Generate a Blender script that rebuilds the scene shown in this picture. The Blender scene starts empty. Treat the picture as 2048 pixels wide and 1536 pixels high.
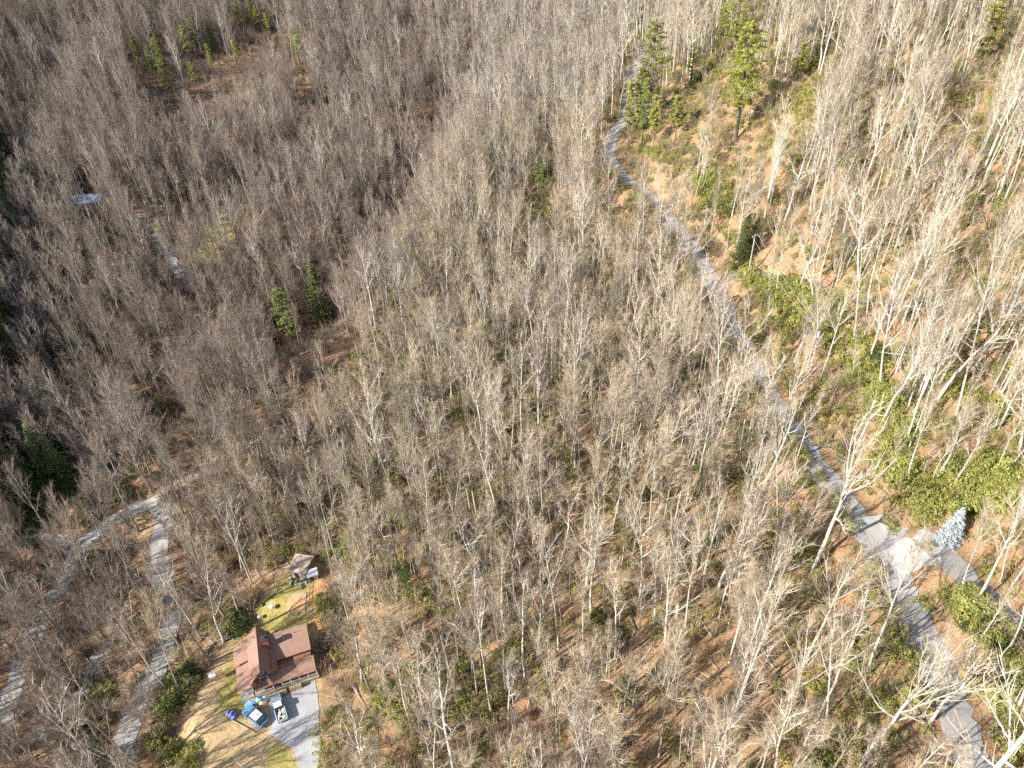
import bpy, math, random
import numpy as np
from mathutils import Vector, Matrix, Euler

# ------------------------------------------------------------------ camera, sky, sun
SC = bpy.context.scene
COL = SC.collection
PITCH, ROLL, FOC = 38.0, -3.0, 1462.0          # degrees below horizon, roll, focal length in px of a 2048 wide frame
CAM = np.array([0.0, 0.0, 165.0])
cd = bpy.data.cameras.new('camera')
cam = bpy.data.objects.new('camera', cd); COL.objects.link(cam)
cd.sensor_width = 36.0; cd.lens = 36.0 * FOC / 2048.0
cd.clip_start = 1.0; cd.clip_end = 6000.0
ROT = Matrix.Rotation(math.radians(90 - PITCH), 3, 'X') @ Matrix.Rotation(math.radians(ROLL), 3, 'Z')
cam.matrix_world = Matrix.Translation(Vector(CAM)) @ ROT.to_4x4()
SC.camera = cam
RM = np.array([[ROT[i][j] for j in range(3)] for i in range(3)])

SUN_ELEV = 33.0
SHADOW_AZ = 28.0                                # shadows run toward +x turned this many degrees to +y
w = bpy.data.worlds.new('World'); SC.world = w; w.use_nodes = True
nt = w.node_tree
bg = nt.nodes['Background']
sky = nt.nodes.new('ShaderNodeTexSky'); sky.sky_type = 'NISHITA'; sky.sun_disc = False
sky.sun_elevation = math.radians(SUN_ELEV)
sdir = np.array([math.cos(math.radians(SHADOW_AZ)) * math.cos(math.radians(SUN_ELEV)),
                 math.sin(math.radians(SHADOW_AZ)) * math.cos(math.radians(SUN_ELEV)),
                 -math.sin(math.radians(SUN_ELEV))])      # the way light travels
# azimuth of the sun itself, clockwise from +y
sky.sun_rotation = math.atan2(-sdir[0], -sdir[1])
nt.links.new(sky.outputs[0], bg.inputs[0]); bg.inputs[1].default_value = 0.105
sl = bpy.data.lights.new('sun', 'SUN'); sl.energy = 5.0; sl.angle = math.radians(0.5); sl.color = (1.0, 0.95, 0.86)
sun = bpy.data.objects.new('sun', sl); COL.objects.link(sun)
sun.rotation_euler = Vector(sdir).to_track_quat('-Z', 'Y').to_euler()
sun.location = (-200, -80, 300)
SC.view_settings.view_transform = 'Standard'; SC.view_settings.look = 'None'
SC.view_settings.gamma = 1.0; SC.view_settings.exposure = 1.12
SC.render.engine = 'CYCLES'
SC.cycles.max_bounces = 4; SC.cycles.diffuse_bounces = 2; SC.cycles.glossy_bounces = 1
SC.cycles.use_adaptive_sampling = True; SC.cycles.adaptive_threshold = 0.02
SC.cycles.use_denoising = False

rng = np.random.default_rng(7)
random.seed(7)

# ------------------------------------------------------------------ projection helpers
def ray(px, py):
    d = np.array([(px - 1024.0) / FOC, -(py - 768.0) / FOC, -1.0])
    d = RM @ d
    return d / np.linalg.norm(d)
def project(P):
    P = np.atleast_2d(P) - CAM
    c = P @ RM
    z = np.minimum(c[:, 2], -1e-3)
    return np.stack([1024 + FOC * c[:, 0] / -z, 768 - FOC * c[:, 1] / -z], 1), -c[:, 2]

# ------------------------------------------------------------------ terrain: smooth surface through surveyed points
CTRL = """
-350 1536 28;0 1536 30;250 1536 31;550 1536 37;1000 1536 43;1400 1536 54;1800 1536 66;2048 1536 74;2400 1536 88
-400 1300 28;0 1300 29;300 1300 32;550 1300 38;800 1300 42;1000 1300 45;1400 1300 55;1750 1300 66;2048 1300 76
-400 1050 30;0 1050 29;250 1050 32;500 1050 38;800 1050 43;1000 1050 47;1400 1050 57;1700 1050 67;2048 1050 80;2400 1050 95
-400 800 42;0 800 34;300 800 31;500 800 36;800 800 44;1000 800 49;1300 800 56;1550 800 64;1800 800 77;2048 800 87
-400 550 58;0 550 46;300 550 40;700 550 40;900 550 48;1100 550 55;1350 550 65;1500 550 72;1800 550 85;2048 550 95;2400 550 106
-400 300 72;0 300 60;300 300 54;600 300 50;900 300 50;1050 300 61;1200 300 72;1500 300 87;1800 300 98;2048 300 106
0 150 74;300 150 68;600 150 64;950 150 60;1120 150 72;1250 150 84;1500 150 98;1800 150 107;2048 150 113
-300 0 104;0 0 92;300 0 86;600 0 82;1000 0 80;1200 0 88;1500 0 108;1800 0 118;2048 0 122;2400 0 128
"""
cp = []
for tok in CTRL.replace('\n', ';').split(';'):
    if tok.strip():
        a, b, c = map(float, tok.split())
        d_ = ray(a, b); cp.append(CAM + d_ * (c - CAM[2]) / d_[2])     # px, py, height of the ground seen there
cp = np.array(cp)
extra = [(-450, 560, 120), (-150, 700, 118), (60, 700, 122), (200, 560, 150), (330, 330, 160), (330, 80, 125), (-480, 250, 62), (-420, 60, 36), (0, -60, 42), (200, -60, 70), (-200, -60, 25),
         (-1200, 1200, 330), (0, 1500, 330), (1200, 1200, 330), (1500, 0, 200), (-1500, 0, 200), (0, -1200, 30)]
cp = np.vstack([cp, np.array(extra, float)])
def _phi(r): return r * r * np.log(r + 1e-9)
S0 = 100.0
A = cp[:, :2] / S0
n = len(A)
K = _phi(np.linalg.norm(A[:, None] - A[None], axis=2)) + np.eye(n) * 0.02
P1 = np.hstack([np.ones((n, 1)), A])
L = np.vstack([np.hstack([K, P1]), np.hstack([P1.T, np.zeros((3, 3))])])
sol = np.linalg.solve(L, np.concatenate([cp[:, 2], np.zeros(3)]))
def raw_h(x, y):
    x = np.asarray(x, float); y = np.asarray(y, float)
    sh = x.shape
    q = np.stack([x.ravel(), y.ravel()], 1) / S0
    out = np.empty(len(q))
    for i in range(0, len(q), 40000):
        b = q[i:i + 40000]
        out[i:i + 40000] = _phi(np.linalg.norm(b[:, None] - A[None], axis=2)) @ sol[:n] + sol[n] + b @ sol[n + 1:]
    xx, yy = q[:, 0] * S0, q[:, 1] * S0
    out += 0.9 * np.sin(xx * .11 + 1.3 * np.sin(yy * .05)) * np.sin(yy * .09 + xx * .02) + 0.35 * np.sin(xx * .31 + yy * .12) * np.sin(yy * .27 - xx * .1)
    return out.reshape(sh)

X0, X1, Y0, Y1, CELL = -300.0, 190.0, 20.0, 600.0, 1.25
gx = np.arange(X0, X1 + .1, CELL); gy = np.arange(Y0, Y1 + .1, CELL)
GX, GY = np.meshgrid(gx, gy)
GH = raw_h(GX, GY)
GH0 = GH
def carve(lines, base_fn):
    global GH
    add = np.zeros_like(GH)
    for px_line, depth, wid, bank in lines:
        c = []
        for a, b in px_line:
            d = ray(a, b); t = np.arange(60, 900, 1.5); P = CAM + t[:, None] * d; k = np.argmax(P[:, 2] < base_fn(P[:, 0], P[:, 1])); c.append(P[k, :2])
        c = np.array(c); c = np.concatenate([c[i] + (c[i + 1] - c[i]) * np.linspace(0, 1, 14, endpoint=False)[:, None] for i in range(len(c) - 1)])
        best = np.full(GH.shape, 1e9); side = np.zeros(GH.shape)
        for i in range(len(c) - 1):
            dd = np.hypot(GX - c[i, 0], GY - c[i, 1]); tg = c[i + 1] - c[i]; sd = np.sign(tg[0] * (GY - c[i, 1]) - tg[1] * (GX - c[i, 0]))
            m_ = dd < best; best[m_] = dd[m_]; side[m_] = sd[m_]
        end = 1.0
        add -= depth * np.exp(-(best / wid) ** 2)
        add += bank * np.exp(-((best - wid * 2.1) / (wid * 1.1)) ** 2) * (side > 0)
    GH = GH + add
def height(x, y):
    x = np.asarray(x, float); y = np.asarray(y, float)
    fx = np.clip((x - X0) / CELL, 0, len(gx) - 1.001); fy = np.clip((y - Y0) / CELL, 0, len(gy) - 1.001)
    i = fx.astype(int); j = fy.astype(int); u = fx - i; v = fy - j
    return (GH[j, i] * (1 - u) * (1 - v) + GH[j, i + 1] * u * (1 - v) + GH[j + 1, i] * (1 - u) * v + GH[j + 1, i + 1] * u * v)
carve([([(1150, 40), (1080, 110), (1005, 175), (900, 265), (830, 390), (745, 555), (600, 660), (430, 745), (290, 850), (190, 930)], 12.0, 13.0, 7.0),
       ([(120, 150), (60, 330), (75, 520), (95, 700), (90, 850)], 8.0, 15.0, 3.0),
       ([(700, 60), (690, 200), (640, 330), (560, 470)], 3.5, 10.0, 2.0)], height)
def ground_at(px, py):
    d = ray(px, py)
    t = np.arange(60, 800, 0.8)
    P = CAM + t[:, None] * d
    h = height(P[:, 0], P[:, 1])
    k = np.where(P[:, 2] < h)[0]
    k = k[0] if len(k) else len(t) - 1
    if k == 0: return P[0]
    a, b = P[k - 1, 2] - h[k - 1], h[k] - P[k, 2]
    s = a / max(a + b, 1e-6)
    p = P[k - 1] * (1 - s) + P[k] * s
    p[2] = height(p[0], p[1])
    return p
def smoothstep(a, b, x):
    t = np.clip((x - a) / (b - a), 0, 1); return t * t * (3 - 2 * t)
def inside(poly, p):
    p = np.atleast_2d(p); x, y = p[:, 0], p[:, 1]
    r = np.zeros(len(p), bool); m = len(poly)
    for i in range(m):
        x1, y1 = poly[i]; x2, y2 = poly[(i + 1) % m]
        c = ((y1 > y) != (y2 > y)) & (x < (x2 - x1) * (y - y1) / ((y2 - y1) if y2 != y1 else 1e-9) + x1)
        r ^= c
    return r

# ------------------------------------------------------------------ roads (surveyed centre lines), terrain benched to them
ROADS = {   # name: (half width, material, centre line, has yellow line)
 'road': (2.45, 'asphalt', [(2010,1660),(1950,1536),(1905,1420),(1862,1310),(1815,1215),(1765,1120),(1722,1050),(1672,985),(1622,915),(1568,840),(1512,752),(1468,665),(1428,580),(1385,500),(1335,435),(1285,385),(1238,345),(1214,312),(1222,280),(1240,250),(1252,222),(1258,190),(1262,150),(1290,100)], True),
 'lower_road': (2.0, 'asphalt', [(0,1460),(25,1375),(58,1300),(104,1215),(135,1150),(158,1098),(190,1056),(232,1026),(273,1005),(308,1002),(326,1024),(326,1066),(318,1119),(326,1173),(340,1231),(336,1281),(315,1335),(286,1389),(264,1445),(250,1500),(244,1560),(240,1640)], True),
 'side_road': (2.0, 'asphalt', [(-60,1125),(0,1096),(54,1079),(104,1074),(146,1084)], False),
 'gravel_track': (1.5, 'gravel', [(215,1278),(190,1330),(165,1385),(130,1425),(92,1452),(50,1490)], False),
 'upper_track': (1.8, 'gravel', [(1446,563),(1480,556),(1525,548),(1600,575),(1680,594),(1760,602),(1850,606),(1950,608),(2060,612),(2160,615)], False),
 'side_lane': (2.1, 'gravel', [(1842,1085),(1885,1110),(1930,1160),(1985,1215),(2050,1262),(2120,1300)], False),
 'bank_path': (1.0, 'dirt', [(322,990),(370,962),(420,935),(465,905),(500,880),(560,866)], False),
 'valley_drive': (1.7, 'gravel', [(262,420),(285,445),(310,480),(338,515),(365,550),(395,590)], False),
 'valley_track': (1.5, 'dirt', [(420,448),(450,425),(490,412),(525,402),(545,415)], False),
 'far_track': (1.9, 'dirt', [(640,22),(720,25),(800,24),(900,23),(1000,20),(1060,26)], False),
}
def catmull(pts, step=1.0):
    pts = np.array(pts); out = []
    q = np.vstack([2 * pts[0] - pts[1], pts, 2 * pts[-1] - pts[-2]])
    for i in range(1, len(q) - 2):
        seg = max(2, int(np.linalg.norm(q[i + 1] - q[i]) / step))
        for k in range(seg):
            t = k / seg
            out.append(0.5 * ((2 * q[i]) + (-q[i - 1] + q[i + 1]) * t + (2 * q[i - 1] - 5 * q[i] + 4 * q[i + 1] - q[i + 2]) * t * t + (-q[i - 1] + 3 * q[i] - 3 * q[i + 1] + q[i + 2]) * t ** 3))
    out.append(q[-2]); return np.array(out)
ROADLINE = {}
alls = []
for name, (hw, m_, line, yl) in ROADS.items():
    c = catmull([ground_at(a, b) for a, b in line])
    z = c[:, 2].copy()
    kk = 15
    zp = np.pad(z, kk, mode='edge'); z = np.convolve(zp, np.ones(2 * kk + 1) / (2 * kk + 1), 'valid')
    c[:, 2] = z
    ROADLINE[name] = c
    alls.append(np.hstack([c, np.full((len(c), 1), hw)]))
alls = np.vstack(alls)
HOUSE_C = ground_at(533, 1335); HS = .88
HZ = HOUSE_C[2]
# level pads: (x, y, radius, z)
PADS = [(HOUSE_C[0] + 1.5, HOUSE_C[1] + 2, 13.0, HZ), (HOUSE_C[0] + 3, HOUSE_C[1] - 13.0, 9.0, HZ - .2)]
shed_p = ground_at(603, 1146); PADS.append((shed_p[0], shed_p[1], 5.0, shed_p[2]))
far_p = ground_at(180, 412); PADS.append((far_p[0], far_p[1], 9.0, far_p[2]))
ap_p = ground_at(1800, 1075)
vx, vy = GX.ravel(), GY.ravel(); H = GH.ravel().copy()
RD = np.full(len(vx), 1e9)
for i in range(0, len(vx), 8000):
    d = np.hypot(vx[i:i + 8000, None] - alls[None, :, 0], vy[i:i + 8000, None] - alls[None, :, 1]) 
    e = d - alls[None, :, 3]
    k = e.argmin(1); r = np.arange(len(k)); RD[i:i + 8000] = e[r, k]
    wgt = 1.0 / (0.6 + np.maximum(e, 0)) ** 4
    # blend heights of the closest samples
    zz = (wgt * alls[None, :, 2]).sum(1) / wgt.sum(1)
    s = 1 - smoothstep(0.9, 6.0, e[r, k])
    H[i:i + 8000] = H[i:i + 8000] * (1 - s) + zz * s
for (cx, cy, rr, cz) in PADS:
    s = 1 - smoothstep(rr, rr + 9, np.hypot(vx - cx, vy - cy))
    s = s * smoothstep(0.0, 5.0, RD)
    H = H * (1 - s) + cz * s
GH = H.reshape(GX.shape); RDG = RD.reshape(GX.shape)
def road_dist(x, y):
    i = np.clip(((np.asarray(x) - X0) / CELL).astype(int), 0, len(gx) - 1); j = np.clip(((np.asarray(y) - Y0) / CELL).astype(int), 0, len(gy) - 1)
    return RDG[j, i]

# ------------------------------------------------------------------ materials
def new_mat(name):
    m = bpy.data.materials.new(name); m.use_nodes = True
    n_ = m.node_tree.nodes; b = n_['Principled BSDF']; b.inputs['Roughness'].default_value = 0.85
    try: b.inputs['Specular IOR Level'].default_value = 0.25
    except Exception: pass
    return m, m.node_tree, b
def ramp(nt_, stops, fac):
    r = nt_.nodes.new('ShaderNodeValToRGB'); e = r.color_ramp.elements
    e[0].position, e[0].color = stops[0][0], (*stops[0][1], 1)
    e[1].position, e[1].color = stops[-1][0], (*stops[-1][1], 1)
    for p, c in stops[1:-1]:
        q = e.new(p); q.color = (*c, 1)
    nt_.links.new(fac, r.inputs[0]); return r.outputs[0]
def noise(nt_, scale, detail=4, rough=.6, vec=None, which='Fac'):
    t = nt_.nodes.new('ShaderNodeTexNoise'); t.inputs['Scale'].default_value = scale
    t.inputs['Detail'].default_value = detail; t.inputs['Roughness'].default_value = rough
    if vec is not None: nt_.links.new(vec, t.inputs['Vector'])
    return t.outputs[which]
def coords(nt_, kind='Object'):
    return nt_.nodes.new('ShaderNodeTexCoord').outputs[kind]
def mix(nt_, fac, a, b, blend='MIX'):
    m = nt_.nodes.new('ShaderNodeMix'); m.data_type = 'RGBA'; m.blend_type = blend
    for sock, v in ((m.inputs[0], fac), (m.inputs[6], a), (m.inputs[7], b)):
        if isinstance(v, (int, float)): sock.default_value = v
        elif isinstance(v, tuple): sock.default_value = (*v, 1)
        else: nt_.links.new(v, sock)
    return m.outputs[2]
def attr(nt_, name):
    a = nt_.nodes.new('ShaderNodeAttribute'); a.attribute_name = name; return a.outputs['Fac']
def bump(nt_, b, h, strength=.4, dist=.1):
    n_ = nt_.nodes.new('ShaderNodeBump'); n_.inputs['Strength'].default_value = strength; n_.inputs['Distance'].default_value = dist
    nt_.links.new(h, n_.inputs['Height']); nt_.links.new(n_.outputs[0], b.inputs['Normal'])
def objrand(nt_): return nt_.nodes.new('ShaderNodeObjectInfo').outputs['Random']

M = {}
def mottled(name, stops, scale=3.0, detail=5, rand=0.0, rough=.85, bumpd=0.0, kind='Object'):
    m, t, b = new_mat(name)
    f = noise(t, scale, detail, .65, coords(t, kind))
    c = ramp(t, stops, f)
    if rand:
        hsv = t.nodes.new('ShaderNodeHueSaturation')
        mr = t.nodes.new('ShaderNodeMapRange'); mr.inputs[3].default_value = 1 - rand; mr.inputs[4].default_value = 1 + rand
        t.links.new(objrand(t), mr.inputs[0]); t.links.new(mr.outputs[0], hsv.inputs['Value']); t.links.new(c, hsv.inputs['Color']); c = hsv.outputs[0]
    t.links.new(c, b.inputs['Base Color']); b.inputs['Roughness'].default_value = rough
    if bumpd: bump(t, b, f, .5, bumpd)
    M[name] = m; return m
# bark: pale upland trees (lichen) and greyer valley trees
mottled('bark_pale', [(.3, (.30,.27,.22)), (.5, (.52,.485,.415)), (.7, (.68,.65,.575))], 2.2, 6, .16)
mottled('bark_grey', [(.3, (.18,.155,.12)), (.5, (.30,.265,.215)), (.72, (.46,.42,.35))], 2.2, 6, .22)
mottled('bark_dark', [(.35, (.07,.06,.05)), (.6, (.15,.13,.11))], 3, 5, .2)
mottled('twig_tan', [(.3, (.29,.22,.14)), (.7, (.50,.40,.275))], .7, 3, .22)
mottled('twig_plum', [(.3, (.18,.135,.105)), (.7, (.345,.27,.215))], .7, 3, .25)
mottled('twig_rust', [(.3, (.26,.16,.11)), (.7, (.42,.27,.19))], .9, 3, .25)
mottled('brush', [(.3, (.20,.17,.09)), (.7, (.40,.35,.20))], 1.1, 3, .3)

def leaf_mat(name, dark, mid, light, rand=.25, sheen=.25):
    m, t, b = new_mat(name)
    f = noise(t, 1.6, 4, .7, coords(t))
    c = ramp(t, [(.3, dark), (.5, mid), (.72, light)], f)
    hsv = t.nodes.new('ShaderNodeHueSaturation')
    mr = t.nodes.new('ShaderNodeMapRange'); mr.inputs[3].default_value = 1 - rand; mr.inputs[4].default_value = 1 + rand
    t.links.new(objrand(t), mr.inputs[0]); t.links.new(mr.outputs[0], hsv.inputs['Value']); t.links.new(c, hsv.inputs['Color'])
    t.links.new(hsv.outputs[0], b.inputs['Base Color']); b.inputs['Roughness'].default_value = .55
    tr = t.nodes.new('ShaderNodeBsdfTranslucent'); t.links.new(hsv.outputs[0], tr.inputs[0])
    ms = t.nodes.new('ShaderNodeMixShader'); ms.inputs[0].default_value = sheen
    t.links.new(b.outputs[0], ms.inputs[1]); t.links.new(tr.outputs[0], ms.inputs[2]); t.links.new(ms.outputs[0], t.nodes['Material Output'].inputs[0])
    M[name] = m
leaf_mat('laurel', (.14,.155,.04), (.27,.285,.075), (.42,.41,.13))
leaf_mat('laurel_olive', (.17,.165,.04), (.30,.29,.075), (.46,.42,.13))
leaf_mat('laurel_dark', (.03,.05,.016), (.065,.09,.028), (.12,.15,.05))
leaf_mat('pine_needle', (.13,.15,.025), (.27,.28,.05), (.42,.39,.09))
leaf_mat('hemlock_needle', (.06,.08,.022), (.13,.15,.04), (.23,.23,.07))
leaf_mat('spruce_blue', (.30,.37,.40), (.46,.53,.56), (.66,.72,.74), .1)
leaf_mat('pine_light', (.14,.19,.045), (.26,.32,.08), (.40,.44,.15))

def ground_material():
    m, t, b = new_mat('leaf_litter')
    co = coords(t)
    big = noise(t, .035, 3, .55, co); mid = noise(t, .35, 5, .65, co); fine = noise(t, 4.2, 8, .82, co)
    litter = ramp(t, [(.34, (.10,.055,.028)), (.44, (.26,.145,.075)), (.53, (.39,.235,.125)), (.62, (.49,.325,.19)), (.72, (.60,.46,.31))], fine)
    litter2 = ramp(t, [(.34, (.10,.075,.04)), (.5, (.30,.205,.115)), (.66, (.50,.37,.23))], fine)
    c = mix(t, ramp(t, [(.42, (0,0,0)), (.62, (1,1,1))], mid), litter, litter2)
    moss = ramp(t, [(.35, (.10,.10,.035)), (.6, (.22,.20,.07))], fine)
    c = mix(t, ramp(t, [(.56, (0,0,0)), (.68, (.55,.55,.55))], noise(t, .18, 4, .6, co)), c, moss)
    # darker litter beyond the stream line: shade of the far slope put into colour
    slope_shade = ramp(t, [(.3, (.115,.065,.042)), (.5, (.22,.125,.08)), (.7, (.34,.21,.14))], fine)
    c = mix(t, attr(t, 'slope_shade'), c, slope_shade)
    grassy = ramp(t, [(.3, (.22,.185,.055)), (.5, (.35,.29,.09)), (.72, (.50,.41,.17))], noise(t, 1.1, 7, .75, co))
    straw = ramp(t, [(.3, (.30,.20,.10)), (.5, (.48,.34,.18)), (.72, (.62,.47,.28))], noise(t, 1.5, 7, .78, co))
    needles = ramp(t, [(.3, (.40,.19,.075)), (.5, (.58,.31,.13)), (.72, (.70,.47,.25))], noise(t, 1.5, 7, .78, co))
    br = noise(t, .9, 4, .7, co)
    def edge(a):   # broken edges for a painted mask
        add = t.nodes.new('ShaderNodeMath'); add.operation = 'ADD'; t.links.new(attr(t, a), add.inputs[0]); t.links.new(br, add.inputs[1])
        return ramp(t, [(.93, (0,0,0)), (1.0, (1,1,1))], add.outputs[0]) if False else ramp(t, [(.80, (0,0,0)), (.98, (1,1,1))], sub(add.outputs[0]))
    def sub(x):
        s = t.nodes.new('ShaderNodeMath'); s.operation = 'MULTIPLY'; s.inputs[1].default_value = .9; t.links.new(x, s.inputs[0]); return s.outputs[0]
    c = mix(t, edge('straw'), c, straw)
    c = mix(t, edge('needles'), c, needles)
    c = mix(t, edge('grassy'), c, grassy)
    t.links.new(c, b.inputs['Base Color']); b.inputs['Roughness'].default_value = .95
    bump(t, b, fine, .9, .25)
    M['ground'] = m
ground_material()
def asphalt_mat(name, stops, litter=.35):
    m, t, b = new_mat(name)
    co = coords(t)
    a = ramp(t, stops, noise(t, .25, 6, .6, co))
    a = mix(t, .35, a, ramp(t, [(.3, (.05,.05,.055)), (.7, (.40,.40,.40))], noise(t, 4, 6, .8, co)))
    l = ramp(t, [(.56, (0,0,0)), (.75, (litter,litter,litter))], noise(t, .55, 6, .75, co))
    c = mix(t, l, a, (.33,.2,.12))
    t.links.new(c, b.inputs['Base Color']); b.inputs['Roughness'].default_value = .8
    M[name] = m
asphalt_mat('asphalt', [(.32, (.22,.21,.20)), (.5, (.36,.345,.33)), (.7, (.47,.455,.43))], .9)
asphalt_mat('gravel', [(.3, (.26,.23,.20)), (.7, (.42,.39,.36))], .8)
asphalt_mat('dirt', [(.3, (.38,.27,.18)), (.7, (.55,.42,.30))], .5)
asphalt_mat('pale_gravel', [(.3, (.33,.33,.335)), (.7, (.50,.495,.49))], .3)
asphalt_mat('concrete', [(.3, (.34,.32,.30)), (.7, (.52,.49,.46))], .6)
mottled('yellow_paint', [(.35, (.38,.35,.27)), (.65, (.62,.48,.16))], .5, 5)
# roofs and house
def shingle_mat():
    m, t, b = new_mat('shingle')
    co = coords(t)
    a = ramp(t, [(.3, (.25,.145,.105)), (.7, (.35,.215,.165))], noise(t, 1.2, 6, .7, co))
    wv = t.nodes.new('ShaderNodeTexBrick'); t.links.new(co, wv.inputs[0]); wv.inputs['Scale'].default_value = 3.5
    wv.inputs['Color1'].default_value = (1,1,1,1); wv.inputs['Color2'].default_value = (.8,.8,.8,1); wv.inputs['Mortar'].default_value = (.6,.6,.6,1); wv.inputs['Mortar Size'].default_value = .012
    c = mix(t, .6, a, wv.outputs[0], 'MULTIPLY')
    t.links.new(c, b.inputs['Base Color']); b.inputs['Roughness'].default_value = .9; M['shingle'] = m
shingle_mat()
def flat(name, c, rough=.6, metal=0.0, var=.12, scale=3):
    m, t, b = new_mat(name)
    f = noise(t, scale, 5, .65, coords(t))
    lo = tuple(v * (1 - var) for v in c); hi = tuple(min(1, v * (1 + var)) for v in c)
    t.links.new(ramp(t, [(.3, lo), (.7, hi)], f), b.inputs['Base Color'])
    b.inputs['Roughness'].default_value = rough; b.inputs['Metallic'].default_value = metal; M[name] = m
flat('log_wall', (.20,.115,.065), .8, 0, .35, 2); flat('red_trim', (.36,.10,.06)); flat('white_trim', (.72,.70,.66)); flat('deck', (.34,.27,.20), .9, 0, .3, 3)
flat('brick', (.33,.14,.09), .9, 0, .4, 5); flat('soot_cap', (.05,.055,.055), .5); flat('glass', (.05,.07,.09), .08); flat('lattice', (.60,.56,.48), .8)
flat('old_wood', (.34,.31,.27), .9, 0, .3, 4); flat('split_wood', (.52,.40,.26), .9, 0, .4, 6); flat('stone', (.38,.36,.33), .9, 0, .3, 4)
flat('blue_paint', (.12,.27,.45), .35, .1, .25, 2); flat('pickup_paint', (.30,.36,.44), .3, .2, .12); flat('pickup_roof', (.62,.66,.70), .3)
flat('tyre', (.03,.03,.03), .8); flat('tarp_blue', (.07,.42,.66), .35, 0, .5, 3); flat('tarp_violet', (.16,.19,.55), .4, 0, .4, 4); flat('tarp_white', (.62,.66,.70), .4, 0, .2, 4)
flat('junk_light', (.55,.50,.42), .8, 0, .5, 9); flat('junk_dark', (.06,.06,.06), .8, 0, .5, 9); flat('metal_blue', (.22,.27,.38), .5, .2, .5, .5)
flat('metal_white', (.66,.66,.66), .4, .1, .15); flat('galv', (.45,.47,.48), .4, .3, .2); flat('pot_dark', (.10,.11,.12), .5); flat('pot_pale', (.62,.64,.62), .5)
flat('pole_wood', (.40,.37,.33), .9, 0, .2, 5); flat('wire', (.55,.55,.55), .5); flat('bed_soil', (.50,.30,.15), .95, 0, .35, 2); flat('soil', (.20,.10,.05), .95, 0, .4, 2)
def rust_mat():
    m, t, b = new_mat('rusty_tin')
    co = coords(t)
    c = ramp(t, [(.35, (.50,.46,.43)), (.50, (.38,.29,.22)), (.66, (.28,.16,.10))], noise(t, 1.1, 6, .7, co))
    wv = t.nodes.new('ShaderNodeTexWave'); wv.inputs['Scale'].default_value = 1.6; wv.bands_direction = 'X'; t.links.new(co, wv.inputs[0])
    c = mix(t, .35, c, ramp(t, [(.2, (.45,.45,.45)), (.6, (1,1,1))], wv.outputs['Fac']), 'MULTIPLY')
    t.links.new(c, b.inputs['Base Color']); M['rusty_tin'] = m
rust_mat()

# ------------------------------------------------------------------ mesh builder
class MB:
    def __init__(s): s.v = []; s.f = []; s.m = []; s.mats = []
    def mi(s, mat):
        if mat not in s.mats: s.mats.append(mat)
        return s.mats.index(mat)
    def add(s, vs, fs, mat):
        o = len(s.v); k = s.mi(mat); s.v.extend([tuple(map(float, v)) for v in vs]); s.f.extend([tuple(i + o for i in f) for f in fs]); s.m.extend([k] * len(fs))
    def tube(s, pts, rad, n_, mat, cap=False):
        pts = [np.asarray(p, float) for p in pts]
        o = len(s.v); k = s.mi(mat)
        d = pts[-1] - pts[0]; ref = np.array([1., 0, 0]) if abs(d[0]) < abs(d[2]) + abs(d[1]) else np.array([0, 1., 0])
        for i, p in enumerate(pts):
            t = pts[min(i + 1, len(pts) - 1)] - pts[max(i - 1, 0)]; t = t / (np.linalg.norm(t) + 1e-9)
            a = np.cross(t, ref); a /= np.linalg.norm(a) + 1e-9; b = np.cross(t, a)
            for j in range(n_):
                w_ = 2 * math.pi * j / n_; q = p + rad[i] * (a * math.cos(w_) + b * math.sin(w_)); s.v.append((q[0], q[1], q[2]))
        for i in range(len(pts) - 1):
            for j in range(n_):
                s.f.append((o + i * n_ + j, o + i * n_ + (j + 1) % n_, o + (i + 1) * n_ + (j + 1) % n_, o + (i + 1) * n_ + j)); s.m.append(k)
        if cap:
            s.f.append(tuple(o + j for j in range(n_))); s.f.append(tuple(o + (len(pts) - 1) * n_ + j for j in reversed(range(n_)))); s.m += [k, k]
    def box(s, c, size, mat, rz=0.0, top=1.0):
        c = np.asarray(c, float); hx, hy, hz = [v / 2 for v in size]; vs = []
        for dz, sc in ((-hz, 1), (hz, top)):
            for dx, dy in ((-hx, -hy), (hx, -hy), (hx, hy), (-hx, hy)):
                x, y = dx * sc, dy * sc
                vs.append((c[0] + x * math.cos(rz) - y * math.sin(rz), c[1] + x * math.sin(rz) + y * math.cos(rz), c[2] + dz))
        s.add(vs, [(0,3,2,1), (4,5,6,7), (0,1,5,4), (1,2,6,5), (2,3,7,6), (3,0,4,7)], mat)
    def slab(s, quad, th, mat):    # thick sheet from 4 top corners
        q = [np.asarray(p, float) for p in quad]; nn = np.cross(q[1] - q[0], q[3] - q[0]); nn /= np.linalg.norm(nn)
        if nn[2] < 0: nn = -nn
        k = len(q); vs = q + [p - nn * th for p in q]
        fs = [tuple(range(k)), tuple(reversed(range(k, 2 * k)))] + [(i, i + k, (i + 1) % k + k, (i + 1) % k) for i in range(k)]
        s.add(vs, fs, mat)
    def mesh(s, name):
        me = bpy.data.meshes.new(name); me.from_pydata(s.v, [], s.f)
        for m_ in s.mats: me.materials.append(M[m_])
        me.polygons.foreach_set('material_index', s.m); me.update(); return me
    def build(s, name, parent=None, smooth=False, loc=None):
        me = s.mesh(name)
        if smooth: me.polygons.foreach_set('use_smooth', [True] * len(me.polygons))
        o = bpy.data.objects.new(name, me); COL.objects.link(o)
        if parent: o.parent = parent
        if loc is not None: o.location = loc
        return o
def tag(o, label=None, cat=None, group=None, kind=None):
    if label: o['label'] = label
    if cat: o['category'] = cat
    if group: o['group'] = group
    if kind: o['kind'] = kind
    return o
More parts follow.
